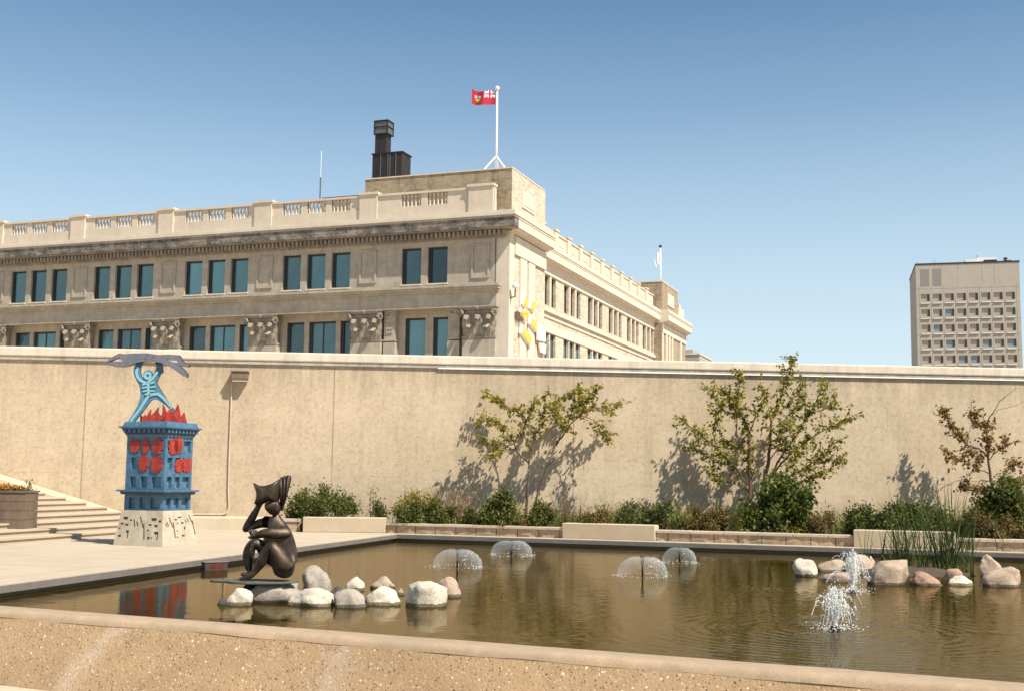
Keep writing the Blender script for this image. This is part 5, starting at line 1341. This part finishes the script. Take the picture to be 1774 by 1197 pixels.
# trees: limbs follow the photograph's branches at their real depth, then twigs and leaves grow from them
def tree(name, Y, limbs, lab, seed, leafmat, lsize=.075, base_r=.035, leafy=(.3, 1), step=.10, twig=(.12, .34), nl=(3, 6), bare=(), foliage_extra=0):
    rr = random.Random(seed); x0, y0 = limbs[0][1][0]; base = aty(x0, y0, Y); base.z = .60
    o = empty(name, base, 0, lab, 'tree', 'small trees along the wall')
    wood = MB(); tw_ = MB(); lv = MB()
    for li, (r0, pts, dy, lf) in enumerate(limbs):
        n = len(pts); P_ = []
        for i, (px, py) in enumerate(pts):
            t_ = i/(n-1); P_.append(aty(px, py, Y+dy[0]+(dy[1]-dy[0])*t_)-base)
        if li == 0 or (lf == -1): P_[0].z = 0
        # refine with wiggle
        Q = []
        for i in range(n-1):
            for k in range(4):
                f = k/4; q = P_[i].lerp(P_[i+1], f)
                if Q: q += Vector((rr.gauss(0, .008), rr.gauss(0, .008), rr.gauss(0, .008)))
                Q.append(q)
        Q.append(P_[-1]); L_ = len(Q)
        wood.tube(Q, [max(.004, r0*(.95 if li < 2 else .75)*(1-.85*i/(L_-1))) for i in range(L_)], 7)
        if lf is None: continue
        lo_ = lf if lf >= 0 else .45
        tot = sum((Q[i+1]-Q[i]).length for i in range(L_-1)); acc = 0
        for i in range(L_-1):
            sg_ = (Q[i+1]-Q[i]); acc += sg_.length
            if acc/tot < lo_: continue
            dens = (acc/tot-lo_)/(1-lo_)
            for _ in range(max(1, int(round(sg_.length/step*rr.uniform(.7, 1.5))))):
                b_ = Q[i]+sg_*rr.random(); d = (sg_.normalized()*.7+Vector((rr.gauss(0, .7), rr.gauss(0, .7), rr.gauss(.1, .55)))).normalized()
                tl = rr.uniform(*twig)*(1-.25*dens); e1 = b_+d*tl*.5+Vector((0, 0, .01)); e2_ = b_+d*tl+Vector((rr.gauss(0, .02), rr.gauss(0, .02), rr.gauss(0, .02)))
                tw_.tube([b_, e1, e2_], [.0055, .004, .002], 4, caps=False)
                for k in range(rr.randint(*nl)):
                    f = rr.uniform(.2, 1.05); p = b_.lerp(e2_, f)+Vector((rr.gauss(0, .02), rr.gauss(0, .02), rr.gauss(0, .02)))
                    leaf(lv, p, lsize*rr.uniform(.6, 1.15), lsize*.62*rr.uniform(.7, 1.1), rr, 0, Vector((rr.gauss(0, .8), rr.gauss(0, .8), rr.gauss(-.5, .6))))
    wood.build('trunk', 'bark', o, smooth=True); tw_.build('twigs', 'bark', o); lv.build('crown', leafmat, o)
    return o
T1 = [(.045, [(911, 905), (912, 867), (915, 830), (916, 802)], (0, 0), None),
      (.035, [(922, 905), (924, 882), (935, 844), (948, 806), (963, 772)], (.1, .15), None),
      (.024, [(916, 802), (895, 783), (885, 755), (866, 735), (846, 728), (829, 731)], (0, -.2), .35),
      (.024, [(916, 802), (920, 780), (927, 753), (939, 734), (943, 705), (948, 682)], (0, .2), .3),
      (.018, [(927, 753), (908, 732), (900, 712), (880, 706), (860, 692), (843, 679)], (.05, .3), .3),
      (.016, [(939, 734), (955, 712), (970, 695), (985, 686), (1010, 676)], (.15, .3), .25),
      (.018, [(920, 780), (905, 745), (918, 715), (930, 690)], (0, -.35), .35),
      (.016, [(895, 783), (872, 768), (855, 772), (836, 762)], (0, .3), .3),
      (.014, [(890, 768), (868, 778), (850, 790)], (0, -.3), .4),
      (.028, [(963, 772), (982, 742), (986, 723), (1001, 695), (1003, 672)], (.15, -.1), .3),
      (.018, [(982, 742), (1004, 718), (1025, 705), (1050, 706), (1072, 703)], (.1, .35), .3),
      (.016, [(986, 723), (1010, 700), (1028, 686), (1040, 671)], (.1, -.3), .25),
      (.014, [(963, 772), (975, 748), (968, 722), (962, 695)], (.1, -.3), .35),
      (.014, [(1004, 718), (1030, 728), (1046, 745), (1054, 766)], (.2, .0), .45),
      (.014, [(948, 806), (965, 795), (986, 781)], (.1, -.1), None)]
tree('small_tree', 25.45, T1, 'small open crowned tree with two slim trunks left of the pond fountains', 101, 'leaf_olive', .095, step=.036, nl=(6, 10))
T2 = [(.05, [(1298, 900), (1299, 847), (1298, 790), (1298, 752), (1286, 718), (1271, 691), (1250, 680), (1233, 670)], (0, .25), .35),
      (.05, [(1318, 900), (1320, 851), (1332, 798), (1334, 752), (1337, 725), (1355, 680), (1366, 649), (1376, 617)], (.1, .1), .55),
      (.035, [(1322, 850), (1347, 801), (1374, 763), (1404, 714), (1416, 690), (1427, 665)], (.1, -.2), .35),
      (.035, [(1326, 845), (1347, 810), (1374, 779), (1415, 752), (1450, 735), (1477, 720)], (.1, .3), .35),
      (.03, [(1296, 850), (1275, 809), (1244, 779), (1214, 752), (1195, 738), (1179, 725)], (0, -.2), .3),
      (.026, [(1296, 840), (1270, 805), (1240, 800), (1215, 785), (1197, 775)], (0, .35), .3),
      (.028, [(1326, 855), (1350, 832), (1385, 817), (1423, 790), (1452, 764)], (.1, -.35), .3),
      (.024, [(1330, 850), (1365, 842), (1405, 830), (1444, 812)], (.1, .3), .3),
      (.020, [(1298, 770), (1275, 752), (1277, 710), (1280, 676), (1284, 646)], (.1, -.1), .4),
      (.020, [(1337, 725), (1360, 705), (1374, 691), (1396, 668)], (.1, .4), .3),
      (.018, [(1298, 752), (1310, 720), (1325, 690), (1318, 668)], (.1, -.3), .3),
      (.018, [(1244, 779), (1235, 750), (1240, 720), (1252, 700)], (-.1, .1), .3),
      (.018, [(1374, 763), (1362, 735), (1385, 705), (1388, 690)], (0, .3), .3),
      (.018, [(1286, 718), (1262, 715), (1240, 700), (1236, 676)], (.15, 0), .3),
      (.018, [(1385, 817), (1400, 800), (1430, 800), (1468, 790)], (-.1, -.2), .35),
      (.018, [(1332, 798), (1352, 770), (1350, 745), (1372, 735)], (.1, -.3), .3),
      (.018, [(1290, 813), (1265, 835), (1240, 828), (1225, 810)], (.1, .1), .4),
      (.018, [(1300, 790), (1282, 775), (1262, 770), (1250, 758)], (.1, .4), .25),
      (.016, [(1404, 714), (1420, 712), (1440, 705), (1448, 690)], (-.1, .1), .3),
      (.014, [(1347, 801), (1370, 800), (1395, 775)], (0, .2), .3)]
tree('large_tree', 25.55, T2, 'largest many stemmed tree whose top reaches above the wall coping', 102, 'leaf_green2', .095, step=.038, twig=(.12, .44), nl=(6, 10))
T3 = [(.05, [(1727, 905), (1727, 881), (1719, 843), (1712, 790), (1710, 760), (1710, 733)], (0, 0), .7),
      (.022, [(1712, 790), (1695, 776), (1677, 771), (1660, 755), (1651, 744), (1640, 720), (1632, 710)], (0, .2), .35),
      (.018, [(1710, 733), (1716, 720), (1731, 695), (1750, 680), (1762, 671)], (0, -.2), None),
      (.010, [(1716, 720), (1735, 708), (1752, 705), (1775, 695)], (0, .2), None),
      (.012, [(1712, 745), (1722, 740), (1735, 742)], (0, .1), None),
      (.018, [(1712, 800), (1722, 785), (1735, 775), (1745, 765)], (0, -.1), .4),
      (.018, [(1719, 843), (1735, 830), (1748, 810), (1760, 800)], (0, .2), .3),
      (.018, [(1714, 820), (1695, 812), (1690, 790), (1680, 782)], (0, -.2), .3),
      (.016, [(1695, 776), (1675, 790), (1655, 795), (1642, 783)], (0, -.1), .35),
      (.016, [(1716, 835), (1700, 830), (1690, 845), (1665, 842)], (0, .2), .35),
      (.012, [(1677, 771), (1678, 745), (1690, 730), (1682, 712)], (0, .2), .5),
      (.018, [(1724, 862), (1742, 850), (1760, 838), (1774, 835)], (0, -.1), .3),
      (.014, [(1724, 875), (1712, 860), (1704, 850)], (0, 0), .4)]
tree('sparse_tree', 26.0, T3, 'sparse small tree with bare upper branches at the far right', 103, 'leaf_russet', .10, step=.03, twig=(.12, .42), nl=(6, 10))

# reeds
RG = 'cattail reeds on the island'
for i, (px, yb, hw, n, top, lab) in enumerate([(1503, 985, 13, 18, 890, 'thin sparse reeds at the left end of the island'), (1536, 985, 15, 34, 880, 'slim reed clump left of the dense one'),
        (1567, 982, 19, 95, 842, 'dense reed clump behind the largest island boulder'), (1597, 985, 14, 45, 868, 'medium reed clump between the two dense ones'),
        (1640, 990, 22, 150, 800, 'tallest thickest reed clump near the island right part'), (1674, 988, 13, 40, 860, 'shorter reed clump beside the tallest one'), (1736, 960, 8, 12, 905, 'few reeds behind the big right island boulder')]):
    Y = atz(px, yb, WZ).y+.1
    grass('reed_clump', px-hw*1.15, px+hw*1.15, top, 0, 'reed', lab, 200+i, int(n*.62), .25, soil=WZ-.02, Y=Y, wbl=.014, cat='reeds', group=RG)

# flower box at the far left
fbq = aty(57, 900, 20.0)
fb_ = empty('flower_box', (fbq.x-.50, 20.35, .681), R(-2), 'weathered wooden planter box of orange flowers on the steps at the far left', 'flower planter')
hx = .33; zt_ = aty(57, 853, 20.1).z-.681
bx_ = MB()
for k in range(4):
    z0 = k*zt_/4+.002; z1 = (k+1)*zt_/4-.004
    bx_.box(-hx, hx, -.25, -.22, z0, z1); bx_.box(-hx, hx, .22, .25, z0, z1); bx_.box(-hx, -hx+.03, -.219, .219, z0, z1); bx_.box(hx-.03, hx, -.219, .219, z0, z1)
bx_.build('planks', 'wood', fb_)
MB().box(-hx-.015, hx+.015, -.27, -.23, zt_-.0, zt_+.03).box(-hx-.015, hx+.015, .23, .27, zt_, zt_+.03).box(hx-.03, hx+.015, -.229, .229, zt_, zt_+.03).build('rim', 'wood', fb_)
MB().box(-hx+.03, hx-.03, -.22, .22, zt_*.7, zt_-.02).build('soil', 'soil', fb_)
fo = MB(); fo2 = MB(); rq = random.Random(5)
for _ in range(700): leaf(fo, Vector((rq.uniform(-.3, .32), rq.uniform(-.22, .22), zt_-.03+abs(rq.gauss(0, .05)))), .045, .025, rq, .5)
for _ in range(60):
    c = Vector((rq.uniform(-.31, .22), rq.uniform(-.22, .22), zt_+.05+rq.uniform(-.02, .07)))
    for _ in range(9): leaf(fo2, c+Vector((rq.gauss(0, .012), rq.gauss(0, .012), rq.gauss(0, .008))), .03, .022, rq, .6)
for _ in range(60): leaf(fo, Vector((.27+rq.gauss(0, .02), rq.gauss(0, .04), zt_+rq.uniform(0, .2))), .05, .02, rq, .8)
fo.build('leaves', 'leaf_mid', fb_); fo2.build('flowers', 'leaf_orange', fb_)

# ------------------------------------------------------------------ the plaza around the raised pond
# Plaza objects scaled up about the camera; paving drops from DZ to ground level.
CAM_SCALE = 1.6/1.1
ON_PLAZA = ('deck', 'stone_stairs', 'concrete_wall', 'wall_lamp', 'conduit', 'concrete_planter', 'stone_planter', 'soil', 'ground_cover', 'burning_tower_sculpture', 'flower_box',
            'small_tree', 'large_tree', 'sparse_tree', 'green_shrub', 'spindly_plant', 'tall_stalk_plant', 'goldenrod', 'dry_grass', 'dark_shrub', 'low_plant', 'tall_grass', 'green_grass',
            'rusty_shrub', 'leafy_bush', 'grass_tuft')
for o in list(scene.collection.objects):
    if o.parent is None and o.name.split('.')[0] in ON_PLAZA:
        l = o.location.copy(); o.location = (l.x*CAM_SCALE, l.y*CAM_SCALE, (l.z-DZ)*CAM_SCALE+.002); o.scale = (CAM_SCALE,)*3
